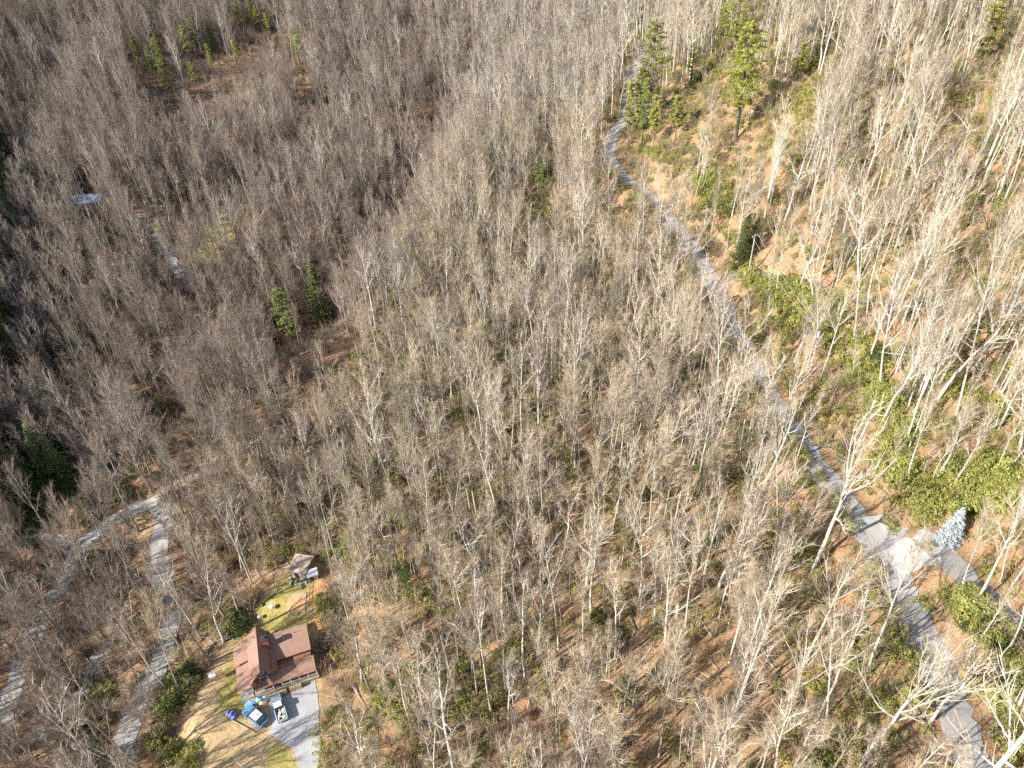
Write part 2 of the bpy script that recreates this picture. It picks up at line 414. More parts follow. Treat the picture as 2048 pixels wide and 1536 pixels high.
def empty(name, loc, rz=0.0):
    o = bpy.data.objects.new(name, None); COL.objects.link(o); o.location = loc; o.rotation_euler = (0, 0, rz); o.empty_display_size = .5; return o

# ------------------------------------------------------------------ ground sheet
fx = np.concatenate([np.array([-3000, -1800, -1100, -700, -480, -400, -350, -320]), gx, np.array([205, 235, 290, 380, 550, 850, 1400, 2200, 3000])])
fy = np.concatenate([np.array([-2000, -900, -400, -160, -60, -20, 0, 10]), gy, np.array([615, 650, 700, 800, 1000, 1500, 2200, 3000])])
FX, FY = np.meshgrid(fx, fy)
FZ = np.where((FX >= X0) & (FX <= X1) & (FY >= Y0) & (FY <= Y1), height(FX, FY), raw_h(FX, FY))
nx_, ny_ = len(fx), len(fy)
co = np.stack([FX.ravel(), FY.ravel(), FZ.ravel()], 1)
idx = np.arange(nx_ * ny_).reshape(ny_, nx_)
quads = np.stack([idx[:-1, :-1].ravel(), idx[:-1, 1:].ravel(), idx[1:, 1:].ravel(), idx[1:, :-1].ravel()], 1)
me = bpy.data.meshes.new('ground'); me.vertices.add(len(co)); me.vertices.foreach_set('co', co.ravel())
me.loops.add(quads.size); me.loops.foreach_set('vertex_index', quads.ravel().astype(np.int32))
me.polygons.add(len(quads)); me.polygons.foreach_set('loop_start', np.arange(0, quads.size, 4, dtype=np.int32))
me.polygons.foreach_set('loop_total', np.full(len(quads), 4, np.int32)); me.update(calc_edges=True)
me.polygons.foreach_set('use_smooth', np.ones(len(quads), bool))
uv, dep = project(co)
CLEARING = [(585,1108),(640,1118),(652,1180),(652,1235),(645,1300),(640,1545),(640,1700),(300,1700),(330,1536),(365,1450),(405,1360),(452,1285),(500,1225),(545,1160)]
LAWN = [(600,1110),(640,1130),(612,1200),(632,1262),(630,1300),(600,1380),(545,1400),(500,1415),(500,1465),(445,1445),(428,1395),(455,1310),(480,1262),(530,1190)]
LAWN2 = [(530,1480),(580,1490),(610,1536),(610,1600),(500,1600)]
NEEDLE = [(622,1165),(652,1150),(655,1260),(630,1270),(620,1220)]
VALLEY_LAWN = [(395,470),(440,440),(495,405),(510,440),(470,480),(440,530),(405,530),(380,510)]
VALLEY_BANK = [(285,450),(385,410),(400,470),(360,520),(320,490)]
BARE = [[(700,140),(780,135),(790,160),(720,170)], [(1290,350),(1330,345),(1345,400),(1320,410)], [(1500,500),(1640,560),(1700,575),(1690,590),(1560,560),(1480,540)], [(1420,430),(1480,480),(1460,520),(1410,490)],
        [(320,985),(420,925),(520,872),(530,888),(420,950),(330,1010)], [(1690,1085),(1730,1120),(1760,1200),(1690,1210),(1650,1150)], [(255,1030),(325,1010),(310,1090),(290,1130),(270,1100)], [(1830,1070),(1880,1075),(1890,1095),(1840,1085)]]
def soft(polys):
    r = np.zeros(len(co))
    for pl in polys: r = np.maximum(r, inside(pl, uv).astype(float))
    g = r.reshape(ny_, nx_)
    for _ in range(2): g[1:-1, 1:-1] = (g[1:-1, 1:-1] * 2 + g[:-2, 1:-1] + g[2:, 1:-1] + g[1:-1, :-2] + g[1:-1, 2:]) / 6
    return g.ravel()
def put_attr(name, arr):
    a = me.attributes.new(name, 'FLOAT', 'POINT'); a.data.foreach_set('value', arr.astype(np.float32))
put_attr('grassy', soft([LAWN, LAWN2, VALLEY_LAWN]) * .78)
put_attr('straw', np.maximum(soft([CLEARING, VALLEY_BANK]) * .78, soft(BARE) * .52))
put_attr('needles', soft([NEEDLE]) * .9)
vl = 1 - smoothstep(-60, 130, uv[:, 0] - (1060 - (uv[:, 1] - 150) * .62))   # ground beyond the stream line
put_attr('slope_shade', np.clip(vl, 0, 1) * .45)
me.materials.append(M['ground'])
g_ob = bpy.data.objects.new('ground', me); COL.objects.link(g_ob); tag(g_ob, kind='structure')

# ------------------------------------------------------------------ road sheets
def ribbon(name, c, hw, mat, lift=.10, jit=0.0, z_from=None):
    t = np.gradient(c[:, :2], axis=0); t /= np.linalg.norm(t, axis=1)[:, None] + 1e-9
    nrm = np.stack([-t[:, 1], t[:, 0]], 1)
    mb = MB(); vs = []; K_ = 5
    for i in range(len(c)):
        for k in range(K_):
            a = -1 + 2 * k / (K_ - 1)
            ww = hw + (rng.normal() * jit if k in (0, K_ - 1) else 0)
            p = c[i, :2] + nrm[i] * a * ww
            z = max(c[i, 2], float(height(p[0], p[1]))) if abs(a) < .6 else max(c[i, 2] - .02, float(height(p[0], p[1])))
            vs.append((p[0], p[1], z + lift))
    fs = [(i * K_ + k, i * K_ + k + 1, (i + 1) * K_ + k + 1, (i + 1) * K_ + k) for i in range(len(c) - 1) for k in range(K_ - 1)]
    mb.add(vs, fs, mat); o = mb.build(name, smooth=True); tag(o, kind='structure'); return o, np.array(vs).reshape(-1, K_, 3)
lifts = {'side_road': .07, 'side_lane': .07, 'upper_track': .07, 'gravel_track': .07, 'bank_path': .07}
for name, (hw, mt, line, yl) in ROADS.items():
    o, grid = ribbon(name, ROADLINE[name], hw, mt, lifts.get(name, .11), .30)
    if yl:
        c = grid[:, 2].copy(); mb = MB()
        t = np.gradient(c[:, :2], axis=0); t /= np.linalg.norm(t, axis=1)[:, None]; nn = np.stack([-t[:, 1], t[:, 0]], 1)
        vs = []
        for i in range(len(c)):
            for s_ in (-1, 1): vs.append((*(c[i, :2] + nn[i] * s_ * .085), c[i, 2] + .012))
        mb.add(vs, [(2 * i, 2 * i + 1, 2 * i + 3, 2 * i + 2) for i in range(len(c) - 1)], 'yellow_paint')
        y_ = mb.build('road_marking'); tag(y_, kind='structure')
def sheet(name, poly_px, mat, lift, step=1.0):
    P = np.array([ground_at(a, b)[:2] for a, b in poly_px])
    xs = np.arange(P[:, 0].min(), P[:, 0].max() + step, step); ys = np.arange(P[:, 1].min(), P[:, 1].max() + step, step)
    from mathutils.geometry import tessellate_polygon
    mb = MB(); ids = {}; vs = []; fs = []
    dens = []
    for i in range(len(P)):
        a, b = P[i], P[(i + 1) % len(P)]; m_ = max(1, int(np.linalg.norm(b - a) / step))
        for k in range(m_): dens.append(a + (b - a) * k / m_ + rng.normal(size=2) * .12)
    inner = [(x, y) for x in xs for y in ys]
    inner = [p for p, ok in zip(inner, inside(P, np.array(inner))) if ok and min(np.hypot(p[0] - d[0], p[1] - d[1]) for d in dens) > step * .6]
    from mathutils.geometry import delaunay_2d_cdt
    pts = [Vector(d) for d in dens] + [Vector(p) for p in inner]
    r = delaunay_2d_cdt(pts, [(i, (i + 1) % len(dens)) for i in range(len(dens))], [], 1, 1e-5)
    V2, F2 = r[0], r[2]
    mb.add([(v[0], v[1], float(height(v[0], v[1])) + lift) for v in V2], [tuple(f) for f in F2], mat)
    o = mb.build(name, smooth=True); tag(o, kind='structure'); return o
sheet('driveway', [(632,1362),(640,1430),(640,1536),(640,1640),(615,1640),(600,1536),(585,1500),(560,1480),(535,1465),(545,1445),(540,1400),(575,1392),(600,1378)], 'pale_gravel', .08)
sheet('road_apron', [(1725,1035),(1770,1025),(1830,1055),(1880,1075),(1890,1105),(1870,1135),(1815,1145),(1795,1185),(1775,1150),(1750,1085)], 'concrete', .14)

# ------------------------------------------------------------------ bare trees
def unit(v): v = np.asarray(v, float); return v / (np.linalg.norm(v) + 1e-9)
def grow_tree(seed, h, r0, base, crown_r, nl, wob, spread, twigs, bark, twig, forks=0, twig_len=1.35, tw=.0155):
    R = random.Random(seed)
    def rv(): return np.array([R.gauss(0, 1), R.gauss(0, 1), R.gauss(0, 1)])
    tr, cr = MB(), MB()
    N = 12; pts = [np.zeros(3)]; d = np.array([R.gauss(0, .03), R.gauss(0, .03), 1.])
    for i in range(N):
        d = unit(d + rv() * np.array([wob, wob, 0]) + np.array([0, 0, .1])); pts.append(pts[-1] + d * h / N)
    rad = [r0 * (1.25 if i == 0 else 1) * (1 - .93 * (i / N)) ** .8 for i in range(N + 1)]
    pts[0] = pts[0] - np.array([0, 0, 1.2])
    tr.tube(pts, rad, 7, bark)
    pts[0] = pts[0] + np.array([0, 0, 1.2])
    def at(t):
        f = t * N; i = min(int(f), N - 1); return pts[i] + (pts[i + 1] - pts[i]) * (f - i), rad[i] + (rad[i + 1] - rad[i]) * (f - i), unit(pts[i + 1] - pts[i])
    def spike(p, dr, ln, w_, mat):
        p = np.asarray(p); e = p + dr * ln; a = unit(np.cross(dr, rv())); b = np.cross(dr, a)
        cr.add([p + a * w_, p + (-.5 * a + .87 * b) * w_, p + (-.5 * a - .87 * b) * w_, e], [(0, 1, 3), (1, 2, 3), (2, 0, 3)], mat)
    def path(p, dr, ln, k, wobb, up):
        out = [np.array(p)]; dd = dr.copy(); ds = []
        for _ in range(k):
            dd = unit(dd + rv() * wobb + np.array([0, 0, up])); out.append(out[-1] + dd * ln / k); ds.append(dd)
        return out, ds
    def twiggy(pl, ds, dens, ln):
        for i in range(len(ds)):
            for _ in range(dens):
                f = R.random(); p = pl[i] + (pl[i + 1] - pl[i]) * f
                spike(p, unit(ds[i] * .8 + rv() * .55 + np.array([0, 0, .25])), ln * R.uniform(.5, 1.25), tw * R.uniform(.6, 1.2), twig)
        spike(pl[-1], ds[-1], ln, tw, twig)
    ang0 = R.random() * 6.28
    for i in range(nl):
        u = (i + R.random() * .7) / nl; t = base + (1 - base) * u * .96
        p, r, td = at(t); az = ang0 + i * 2.399 + R.gauss(0, .3)
        tilt = math.radians(spread * (1 - .55 * u) + R.gauss(0, 7))
        dr = unit(np.array([math.cos(az) * math.sin(tilt), math.sin(az) * math.sin(tilt), math.cos(tilt)]))
        ln = crown_r * (1.5 - .75 * u) * R.uniform(.75, 1.15) * (1.15 if u > .08 else .7)
        lp, ld = path(p, dr, ln, 6, wob * 1.2 + .04, .07)
        lr = [max(.04, r * R.uniform(.52, .72) * (1 - .88 * k / 6)) for k in range(7)]
        cr.tube(lp, lr, 5, bark)
        for s_ in range(1, 7):
            for _ in range(2 if s_ > 1 else 1):
                f = R.random(); q = lp[s_ - 1] + (lp[s_] - lp[s_ - 1]) * f
                sd = unit(ld[s_ - 1] * 1.1 + rv() * .55 + np.array([0, 0, .22])); sl_ = ln * R.uniform(.28, .5) * (1.15 - .09 * s_)
                sp, sds = path(q, sd, sl_, 3, .12, .06)
                b_r = max(.033, lr[s_] * .55); cr.tube(sp, [b_r, b_r * .85, b_r * .6, .014], 3, bark if R.random() < .75 else twig)
                twiggy(sp, sds, twigs, twig_len)
        twiggy(lp[3:], ld[3:], twigs, twig_len)
    tp = pts[-4:]; twiggy(tp, [unit(tp[i + 1] - tp[i]) for i in range(3)], twigs * 2, twig_len * 1.2)
    return tr, cr
SPEC = []   # (form, height, args)
def spec(form, seed, h, r0, base, cr_, nl, wob, spread, twigs, **k): SPEC.append((form, h, (seed, h, r0, base, cr_, nl, wob, spread, twigs), k))
for s_ in range(5): spec('tall', 10 + s_, 22 + s_, .17 + .015 * s_, .50 - .04 * (s_ % 3), 3.4 + .35 * s_, 9, .035, 34, 2)
for s_ in range(4): spec('spreading', 30 + s_, 19.5 + s_, .22 + .025 * s_, .40 - .03 * (s_ % 2), 4.9 + .4 * s_, 9, .055, 46, 2)
for s_ in range(3): spec('slender', 50 + s_, 14 + 2 * s_, .09 + .015 * s_, .42, 2.1 + .25 * s_, 8, .05, 38, 2, twig_len=1.0)
for s_ in range(2): spec('round', 70 + s_, 17 + s_, .18, .38, 4.2, 13, .04, 46, 4, twig_len=1.3)
spec('gnarled', 90, 19, .34, .34, 5.2, 10, .085, 58, 2, twig_len=.8); spec('gnarled', 91, 21, .32, .42, 5.4, 10, .075, 54, 2, twig_len=.9)
STYLES = {'pale': ('bark_pale', 'twig_tan'), 'grey': ('bark_grey', 'twig_plum'), 'warm': ('bark_grey', 'twig_tan'), 'mid': ('bark_pale', 'twig_plum')}
TREES = {}      # (spec index, style) -> (trunk mesh, crown mesh)
SRC = bpy.data.collections.new('forest_tree_forms')   # never linked to the scene: only drawn through the forest object
src_index = {}
protoMB = []
for i, (form, h, a, k) in enumerate(SPEC):
    protoMB.append(grow_tree(*a, 'bark_pale', 'twig_tan', **k))
def restyle(mb, style):
    b, t = STYLES[style]; q = MB(); q.v, q.f, q.m = mb.v, mb.f, mb.m; q.mats = [b if x == 'bark_pale' else t for x in mb.mats]; return q
def tree_meshes(i, style):
    if (i, style) not in TREES:
        tr, cr = protoMB[i]
        a = restyle(tr, style).mesh('trunk'); a.polygons.foreach_set('use_smooth', [True] * len(a.polygons))
        TREES[(i, style)] = (a, restyle(cr, style).mesh('crown'))
    return TREES[(i, style)]
k_ = 0
for st in STYLES:
    for i in range(len(SPEC)):
        tr, cr = protoMB[i]; q = MB(); q.mats = []
        a, b = restyle(tr, st), restyle(cr, st)
        for mb in (a, b):
            o = len(q.v); mp = [q.mi(x) for x in mb.mats]; q.v.extend(mb.v); q.f.extend([tuple(x + o for x in f) for f in mb.f]); q.m.extend([mp[x] for x in mb.m])
        ob = bpy.data.objects.new('t%03d' % k_, q.mesh('forest_tree')); SRC.objects.link(ob); src_index[(i, st)] = k_; k_ += 1

# hand-placed trees seen clearly in the photograph: base px, top px, form, style, girth, label
HAND = [
 (1625,1140,1770,850,'gnarled','pale',1.45,'huge white-barked bare tree whose thick shadow falls across the road junction'),
 (1722,1528,1850,1290,'gnarled','pale',1.25,'thick white forked bare tree leaning over the road near the bottom right corner'),
 (1735,1342,1835,1080,'tall','pale',1.2,'tall white bare tree just left of the road below the concrete apron'),
 (1700,1300,1760,1140,'gnarled','pale',1.0,'white crooked bare tree with bent limbs, left of the tall one below the apron'),
 (1644,1495,1685,1240,'tall','pale',.9,'slim straight pale bare tree left of the thick forked one at lower right'),
 (1570,1470,1630,1280,'spreading','pale',1.0,'pale bare tree opening like a fan on the orange slope at lower right'),
 (2018,1305,2075,1150,'spreading','pale',1.0,'white bare tree at the right edge above the roadside rhododendrons'),
 (1951,1205,2035,985,'spreading','pale',1.0,'pale bare tree with two stems beside the side lane, right stem'),
 (1918,1195,1975,1010,'tall','pale',.8,'pale bare tree with two stems beside the side lane, left stem'),
 (1913,827,2000,460,'tall','pale',1.15,'very tall white bare tree on the right slope below the gravel track'),
 (1808,893,1905,590,'tall','pale',.9,'tall pale bare tree in a tight bundle of stems above the rhododendron bank'),
 (1816,900,1925,640,'slender','pale',1.0,'slender pale bare tree at the foot of the bundle above the rhododendron bank'),
 (1757,782,1805,540,'spreading','pale',.9,'white bare tree standing in the rhododendrons below the gravel track'),
 (1817,672,1860,440,'gnarled','pale',1.1,'white bare tree forking low beside the gravel track'),
 (1707,684,1728,460,'tall','pale',.9,'straight white bare tree at the edge of the gravel track bend'),
 (1628,617,1634,470,'gnarled','pale',.9,'wide pale bare tree with twisted branches above the utility pole'),
 (1540,563,1562,420,'tall','pale',.8,'pale bare tree cluster beside the tan bank above the junction'),
 (954,763,945,600,'gnarled','warm',1.1,'large dark-trunked spreading bare tree in the middle of the wooded slope'),
 (708,845,690,745,'spreading','warm',.9,'small forked bare tree on the mid slope below the two conifers'),
 (984,1429,938,1150,'tall','mid',1.0,'tall straight bare tree on the slope right of the driveway'),
 (1050,1356,1020,1150,'spreading','mid',.9,'bare tree with a broad pale crown on the lower middle slope'),
 (846,1421,790,1180,'tall','warm',.9,'leaning bare tree with curved trunk right of the brown roofed cabin'),
 (914,1406,870,1240,'slender','mid',1.1,'slender leaning bare tree between the two tall ones right of the cabin'),
 (746,1391,668,1265,'spreading','grey',.9,'dark leaning bare tree with drooping limbs just right of the cabin'),
 (909,1545,862,1345,'gnarled','mid',1.0,'heavy-limbed bare tree at the bottom edge right of the driveway'),
 (1117,1298,1100,1060,'tall','mid',1.0,'straight grey bare tree on the orange leaf slope in the lower centre'),
 (1281,1213,1268,1010,'spreading','pale',.95,'whitish spreading bare tree on the lower centre slope'),
 (1369,1266,1385,1060,'tall','pale',.9,'pale bare tree in a clump of thin stems right of lower centre'),
 (1404,1187,1418,990,'spreading','pale',.9,'pale forked bare tree left of the huge white tree'),
 (1345,725,1345,540,'gnarled','pale',1.0,'wide twisted white bare tree left of the main road in the middle distance'),
 (228,1157,176,955,'round','grey',1.0,'bare tree with brown domed crown inside the hairpin bend'),
 (203,1181,118,1010,'round','grey',1.0,'bare tree with pinkish crown between the two arms of the hairpin'),
 (226,1357,165,1215,'spreading','grey',1.0,'mossy dark bare tree beside the gravel spur on the left'),
 (360,1384,298,1215,'round','warm',.95,'bushy bare tree at the right edge of the lower road above its shrubs'),
 (455,1244,372,1050,'spreading','warm',1.05,'large leaning bare tree at the left edge of the cabin lawn'),
 (178,1447,112,1325,'spreading','grey',.9,'forked bare tree between the lower road and the gravel spur'),
 (103,1335,35,1185,'round','grey',1.0,'round crowned bare tree over the leftmost stretch of road'),
 (1495,893,1532,690,'tall','pale',.85,'pale many-stemmed bare tree hugging the left edge of the main road'),
 (1555,1075,1552,850,'tall','pale',.85,'pale bare tree left of the main road above the huge white tree'),
 (1920,335,1946,185,'gnarled','pale',1.0,'white crooked bare tree high on the right slope'),
 (1970,360,2046,190,'tall','pale',.9,'leaning pair of white bare trees high on the right slope'),
 (1705,315,1716,180,'gnarled','pale',.9,'white short-forked bare tree high on the upper right slope'),
 (1817,244,1840,100,'tall','pale',.9,'pale lichen-covered bare tree near the top right'),
]
def place_tree(i, style, loc, rot, scale, label, group, parts=True):
    tm, cm = tree_meshes(i, style)
    e = bpy.data.objects.new('bare_tree', None); COL.objects.link(e)
    e.matrix_world = Matrix.Translation(Vector(loc)) @ rot.to_matrix().to_4x4() @ Matrix.Diagonal((*scale, 1))
    e.empty_display_size = .3
    tag(e, label, 'tree', group)
    for nm, me_ in (('trunk', tm), ('crown', cm)):
        o = bpy.data.objects.new(nm, me_); COL.objects.link(o); o.parent = e
    return e
by_form = {}
for i, (f_, h_, a_, k2) in enumerate(SPEC): by_form.setdefault(f_, []).append(i)
HANDPOS = []
for bx_, by_, tx_, ty_, form, style, girth, label in HAND:
    B = ground_at(bx_, by_)
    d = ray(tx_, ty_)
    # point of the top ray closest to the vertical over the base
    q = CAM[:2] - B[:2]; dd = d[:2]
    t = -(q @ dd) / (dd @ dd)
    T = CAM + d * t
    v = T - B; v[:2] = np.clip(v[:2], -.28 * abs(v[2]), .28 * abs(v[2])); v[2] = np.clip(v[2], 9, 36)
    Lh = np.linalg.norm(v)
    c = by_form[form]; i = min(c, key=lambda k: abs(SPEC[k][1] - Lh) + rng.random() * 3)
    s = Lh / SPEC[i][1]
    q_ = Vector(v).to_track_quat('Z', 'Y') @ Euler((0, 0, rng.random() * 6.28)).to_quaternion()
    sw = (s + .8) / 2 * (.62 + .38 * girth) * .84
    place_tree(i, style, B, q_, (sw, sw, s), label, 'bare trees that stand out from the wood')
    HANDPOS.append(B[:2])
HANDPOS = np.array(HANDPOS)

CON = [  # base px, height m, width factor, kind, mat, label
 (648,645,22,1.1,'hemlock','hemlock_needle','dark conical hemlock, the right one of the pair in mid slope'),
 (580,672,18,1.0,'pine','pine_light','yellow-green bushy pine left of the dark conical hemlock'),
 (124,965,20,1.35,'hemlock','pine_light','large pale green conical pine standing alone in the dark left valley'),
 (342,192,14,1.4,'pine','pine_needle','broad dark green pine, largest of the scattered group at upper left'),
 (312,160,13,.9,'pine','pine_light','narrow yellow-green pine left of the broad dark one at upper left'),
 (326,140,12,1.0,'pine','pine_needle','small pine right behind the broad dark one at upper left'),
 (378,108,12,1.1,'pine','laurel_olive','olive pine, left half of the close pair at upper left'),
 (396,106,13,1.1,'pine','pine_needle','green pine, right half of the close pair at upper left'),
 (428,100,16,.9,'hemlock','hemlock_needle','tall narrow dark conifer right of the close pair at upper left'),
 (427,145,11,.9,'pine','pine_needle','small pine below the tall narrow conifer at upper left'),
 (390,165,9,1.2,'pine','pine_light','low round yellow-green pine right of the broad dark one'),
 (280,125,11,.9,'pine','laurel_olive','small olive pine at the left end of the upper left group'),
 (321,100,8,1.0,'pine','laurel_olive','tiny olive pine among the bare crowns at upper left'),
 (476,122,9,1.0,'pine','laurel_olive','tiny olive pine at the right end of the upper left group'),
 (481,58,12,1.2,'pine','pine_needle','dark pine, left of the three close to the top edge'),
 (508,50,11,.9,'pine','pine_needle','dark upright pine, middle of the three close to the top edge'),
 (519,56,10,1.1,'pine','laurel_olive','yellowish pine, right of the three close to the top edge'),
 (538,62,8,1.0,'pine','laurel_olive','small olive pine just right of the three near the top edge'),
 (600,125,15,.9,'pine','pine_light','pale grey-green pine alone on the upper slope'),
 (1300,215,21,1.3,'pine','pine_needle','tallest yellow-green pine above the upper main road'),
 (1278,238,15,.9,'pine','pine_needle','pine below left of the tallest one at the top of the main road'),
 (1258,262,15,.8,'pine','laurel_olive','olive pine closest to the upper end of the main road'),
 (1285,265,14,.9,'pine','pine_light','light green pine over the bend of the upper main road'),
 (1308,275,12,.9,'pine','laurel_olive','golden-olive pine right of the bend in the upper main road'),
 (1352,262,10,1.2,'pine','laurel_olive','low olive pine right of the roadside pines'),
 (1382,165,10,1.2,'pine','pine_needle','small dark green pine between the two tall ones'),
 (1478,235,23,1.3,'pine','pine_needle','tall full green pine on the upper right slope'),
 (1468,100,18,1.2,'pine','pine_needle','tall green pine close to the top edge on the right'),
 (1440,110,14,.8,'pine','pine_needle','thin green pine left of the tall one close to the top edge'),
 (1600,150,8,1.2,'pine','laurel_olive','low olive pine among pale trees at the upper right'),
 (1960,120,12,1.1,'pine','laurel_olive','olive conifer near the top right corner'),
 (1482,520,13,1.0,'hemlock','hemlock_needle','dark spruce beside the main road below the gravel track entrance'),
 (1505,500,9,1.1,'hemlock','hemlock_needle','small dark conifer right of the dark roadside spruce'),
 (1078,378,9,1.0,'pine','pine_light','small yellow-green pine alone among grey crowns in the centre'),
 (332,835,9,.9,'pine','pine_light','small pale green pine left of centre above the hairpin'),
 (1893,1080,7.2,.95,'spruce','spruce_blue','pale blue spruce at the right end of the concrete apron'),
 (815,1190,9,.9,'pine','pine_light','small light green conifer on the slope right of the cabin'),
]
# candidate positions for the whole wood
CONCLEAR = []
def con_fit(bx_, by_, h_, wf, kind, mt, label):     # the pixel given is the foot of the visible crown
    if kind != 'pine': return bx_, by_ + 6, h_ * 1.12, wf, kind, mt, label
    g_ = ground_at(bx_, by_); _, d_ = project(g_); h2 = h_ * 1.4
    nd = project(CAM + np.array([0, 0, -100.]))[0][0] - [bx_, by_]; nd /= np.linalg.norm(nd); k_ = .26 * h2 * .85 * FOC / d_[0]
    return bx_ + nd[0] * k_, by_ + nd[1] * k_, h2, wf * .92, kind, mt, label

CON = [con_fit(*c_) for c_ in CON]
for bx_, by_, h_, wf, kind, mt, label in CON:
    g_ = ground_at(bx_, by_); a_, _ = project(g_ + [0, 0, h_ * 1.05]); b_, d_ = project(g_ + [0, 0, h_ * .25])
    CONCLEAR.append((a_[0], b_[0], FOC / d_[0] * (h_ * .15 * wf + 3.5), d_[0]))
SP = 3.3
cand = []
for x in np.arange(-295, 185, SP):
    for y in np.arange(22, 595, SP):
        cand.append((x + rng.uniform(-.48, .48) * SP, y + rng.uniform(-.48, .48) * SP))
cand = np.array(cand)
hz = height(cand[:, 0], cand[:, 1])
base3 = np.stack([cand[:, 0], cand[:, 1], hz], 1)
pb, db = project(base3); pt, dt = project(base3 + [0, 0, 24]); pm, dm = project(base3 + [0, 0, 14])
ok = (pb[:, 0] > -420) & (pb[:, 0] < 2300) & (pb[:, 1] < 2300) & (pt[:, 1] < 1750) & (pt[:, 0] > -330)
ok &= ~((pt[:, 1] > 1640))
ok &= road_dist(cand[:, 0], cand[:, 1]) > .3
ok &= ~inside(CLEARING, pb)
KEEP_CLEAR = [  # what the photograph shows free of crowns: cabin yard, bends of road, apron
 [(600,1085),(648,1110),(655,1300),(640,1545),(500,1545),(440,1440),(430,1380),(455,1270),(520,1185)],
 [(225,1420),(300,1380),(320,1330),(360,1250),(350,1180),(330,1100),(335,1000),(270,990),(180,1070),(140,1150),(60,1300),(40,1360),(110,1250),(250,1060),(310,1060),(300,1200),(330,1240),(270,1400),(290,1545),(215,1545)],
 [(1680,1010),(1760,1030),(1880,1090),(1850,1130),(1790,1150),(1870,1330),(1940,1440),(1860,1440),(1790,1280),(1740,1150)],
 [(1205,345),(1200,300),(1240,235),(1262,200),(1262,250),(1235,300),(1250,340),(1330,410),(1300,410)],
 [(140,375),(210,378),(215,412),(140,415)], [(270,430),(300,440),(370,540),(350,550)], [(1350,450),(1380,450),(1440,560),(1420,560)],
 [(1500,720),(1700,960),(1680,1000),(1560,870),(1480,740)],
 [(1390,340),(1470,460),(1560,545),(1650,600),(1790,730),(1805,830),(1740,830),(1640,680),(1540,640),(1450,520),(1380,400)],
 [(1590,1160),(1645,1165),(1740,1010),(1800,850),(1700,830),(1640,960)],
 [(1690,1000),(1760,1010),(1900,1070),(1870,1150),(1790,1190),(1740,1120)], [(1800,960),(2048,930),(2048,1030),(1880,1040),(1800,1020)],
]
kc = np.zeros(len(cand), bool)
for frac in (8, 14, 19, 24, 28):
    pf, _ = project(base3 + [0, 0, frac])
    for j, pl in enumerate(KEEP_CLEAR):
        q = inside(pl, pf)
        if j == 0: q |= inside(pl, pf + [14, 0]) | inside(pl, pf - [14, 0])
        kc |= q & (rng.random(len(cand)) < (1.0, .08, .6, .6, .9, .5, .15, .05, .6, .75, .6, .6)[j])
for a_, b_, wd, dc in CONCLEAR:
    for frac in (9, 14, 19, 23, 27):
        pf, _ = project(base3 + [0, 0, frac]); ab = b_ - a_; t_ = np.clip(((pf - a_) @ ab) / (ab @ ab), -.05, 1)
        kc |= (np.hypot(*(pf - (a_ + t_[:, None] * ab)).T) < wd * (.5 if frac < 12 else 1.0)) & (db < dc + 2)
ok &= ~kc
left = pb[:, 0] < 1060 - (pb[:, 1] - 150) * .62     # beyond the stream
hill = pb[:, 0] > 1500 - (1100 - pb[:, 1]) * .35    # right of the main road
dens = np.where(left, .80, np.where(hill, .58, .76))
RUSTY = [[(690,200),(920,250),(900,340),(720,340),(600,280)], [(420,460),(700,500),(640,560),(470,560)], [(560,90),(680,120),(640,190),(560,160)], [(190,800),(290,790),(260,900),(190,880)]]
for pl in RUSTY: dens = np.where(inside(pl, pb), dens * .55, dens)
dens = np.where((pb[:, 0] > 1150) & (pb[:, 0] < 1750) & (pb[:, 1] > 980), dens * .80, dens)
near = smoothstep(700, 1400, pb[:, 1]); dens = dens * (1 - .05 * near)
dens = np.where(inside([(330,1230),(470,1180),(420,1380),(360,1560),(250,1560),(330,1380)], pb), dens * .35, dens)
dens = np.where(inside(VALLEY_LAWN, pb) | inside(VALLEY_BANK, pb), .12, dens)
patch = np.sin(cand[:, 0] * .07 + 2 * np.sin(cand[:, 1] * .03)) * np.sin(cand[:, 1] * .061 + .5)
dens = dens * (1 + .22 * patch)
rp, _ = project(ROADLINE['road']); rp = rp[(rp[:, 1] > 400) & (rp[:, 1] < 1000)]
over = np.min(np.hypot(pm[:, None, 0] - rp[None, ::3, 0], pm[:, None, 1] - rp[None, ::3, 1]), axis=1) < 26
dens = np.where(over, 1.0, dens)
ok &= rng.random(len(cand)) < dens
dh = np.min(np.hypot(cand[:, None, 0] - HANDPOS[None, :, 0], cand[:, None, 1] - HANDPOS[None, :, 1]), axis=1); ok &= dh > 2.6
C_ = np.where(ok)[0]
print('forest trees', len(C_))
F = by_form
def choose(i):
    x, y = pb[i]; r = rng.random()
    if hill[i]:
        form = 'tall' if r < .36 else 'spreading' if r < .52 else 'gnarled' if r < .61 else 'slender' if r < .95 else 'round'
        st = 'pale' if rng.random() < .72 else 'mid'
    elif left[i]:
        form = 'tall' if r < .40 else 'spreading' if r < .56 else 'round' if r < .70 else 'slender'
        st = 'grey' if rng.random() < .85 else 'mid'
    else:
        form = 'tall' if r < .42 else 'spreading' if r < .54 else 'slender' if r < .92 else 'round' if r < .97 else 'gnarled'
        q = (x - 500) / 1000
        st = 'pale' if rng.random() < q * .55 else 'mid' if rng.random() < .45 else 'warm'
    if y < 330 and 900 < x < 1300: st = 'mid'
    sc = {'tall': 1.0, 'spreading': .98, 'slender': .92, 'round': .95, 'gnarled': 1.0}[form] * rng.uniform(.62, 1.18)
    return F[form][rng.integers(len(F[form]))], st, sc, form
picks = [choose(i) for i in C_]
lean_az = rng.random(len(C_)) * 6.28; lean = np.abs(rng.normal(0, .07, len(C_))); spin = rng.random(len(C_)) * 6.28
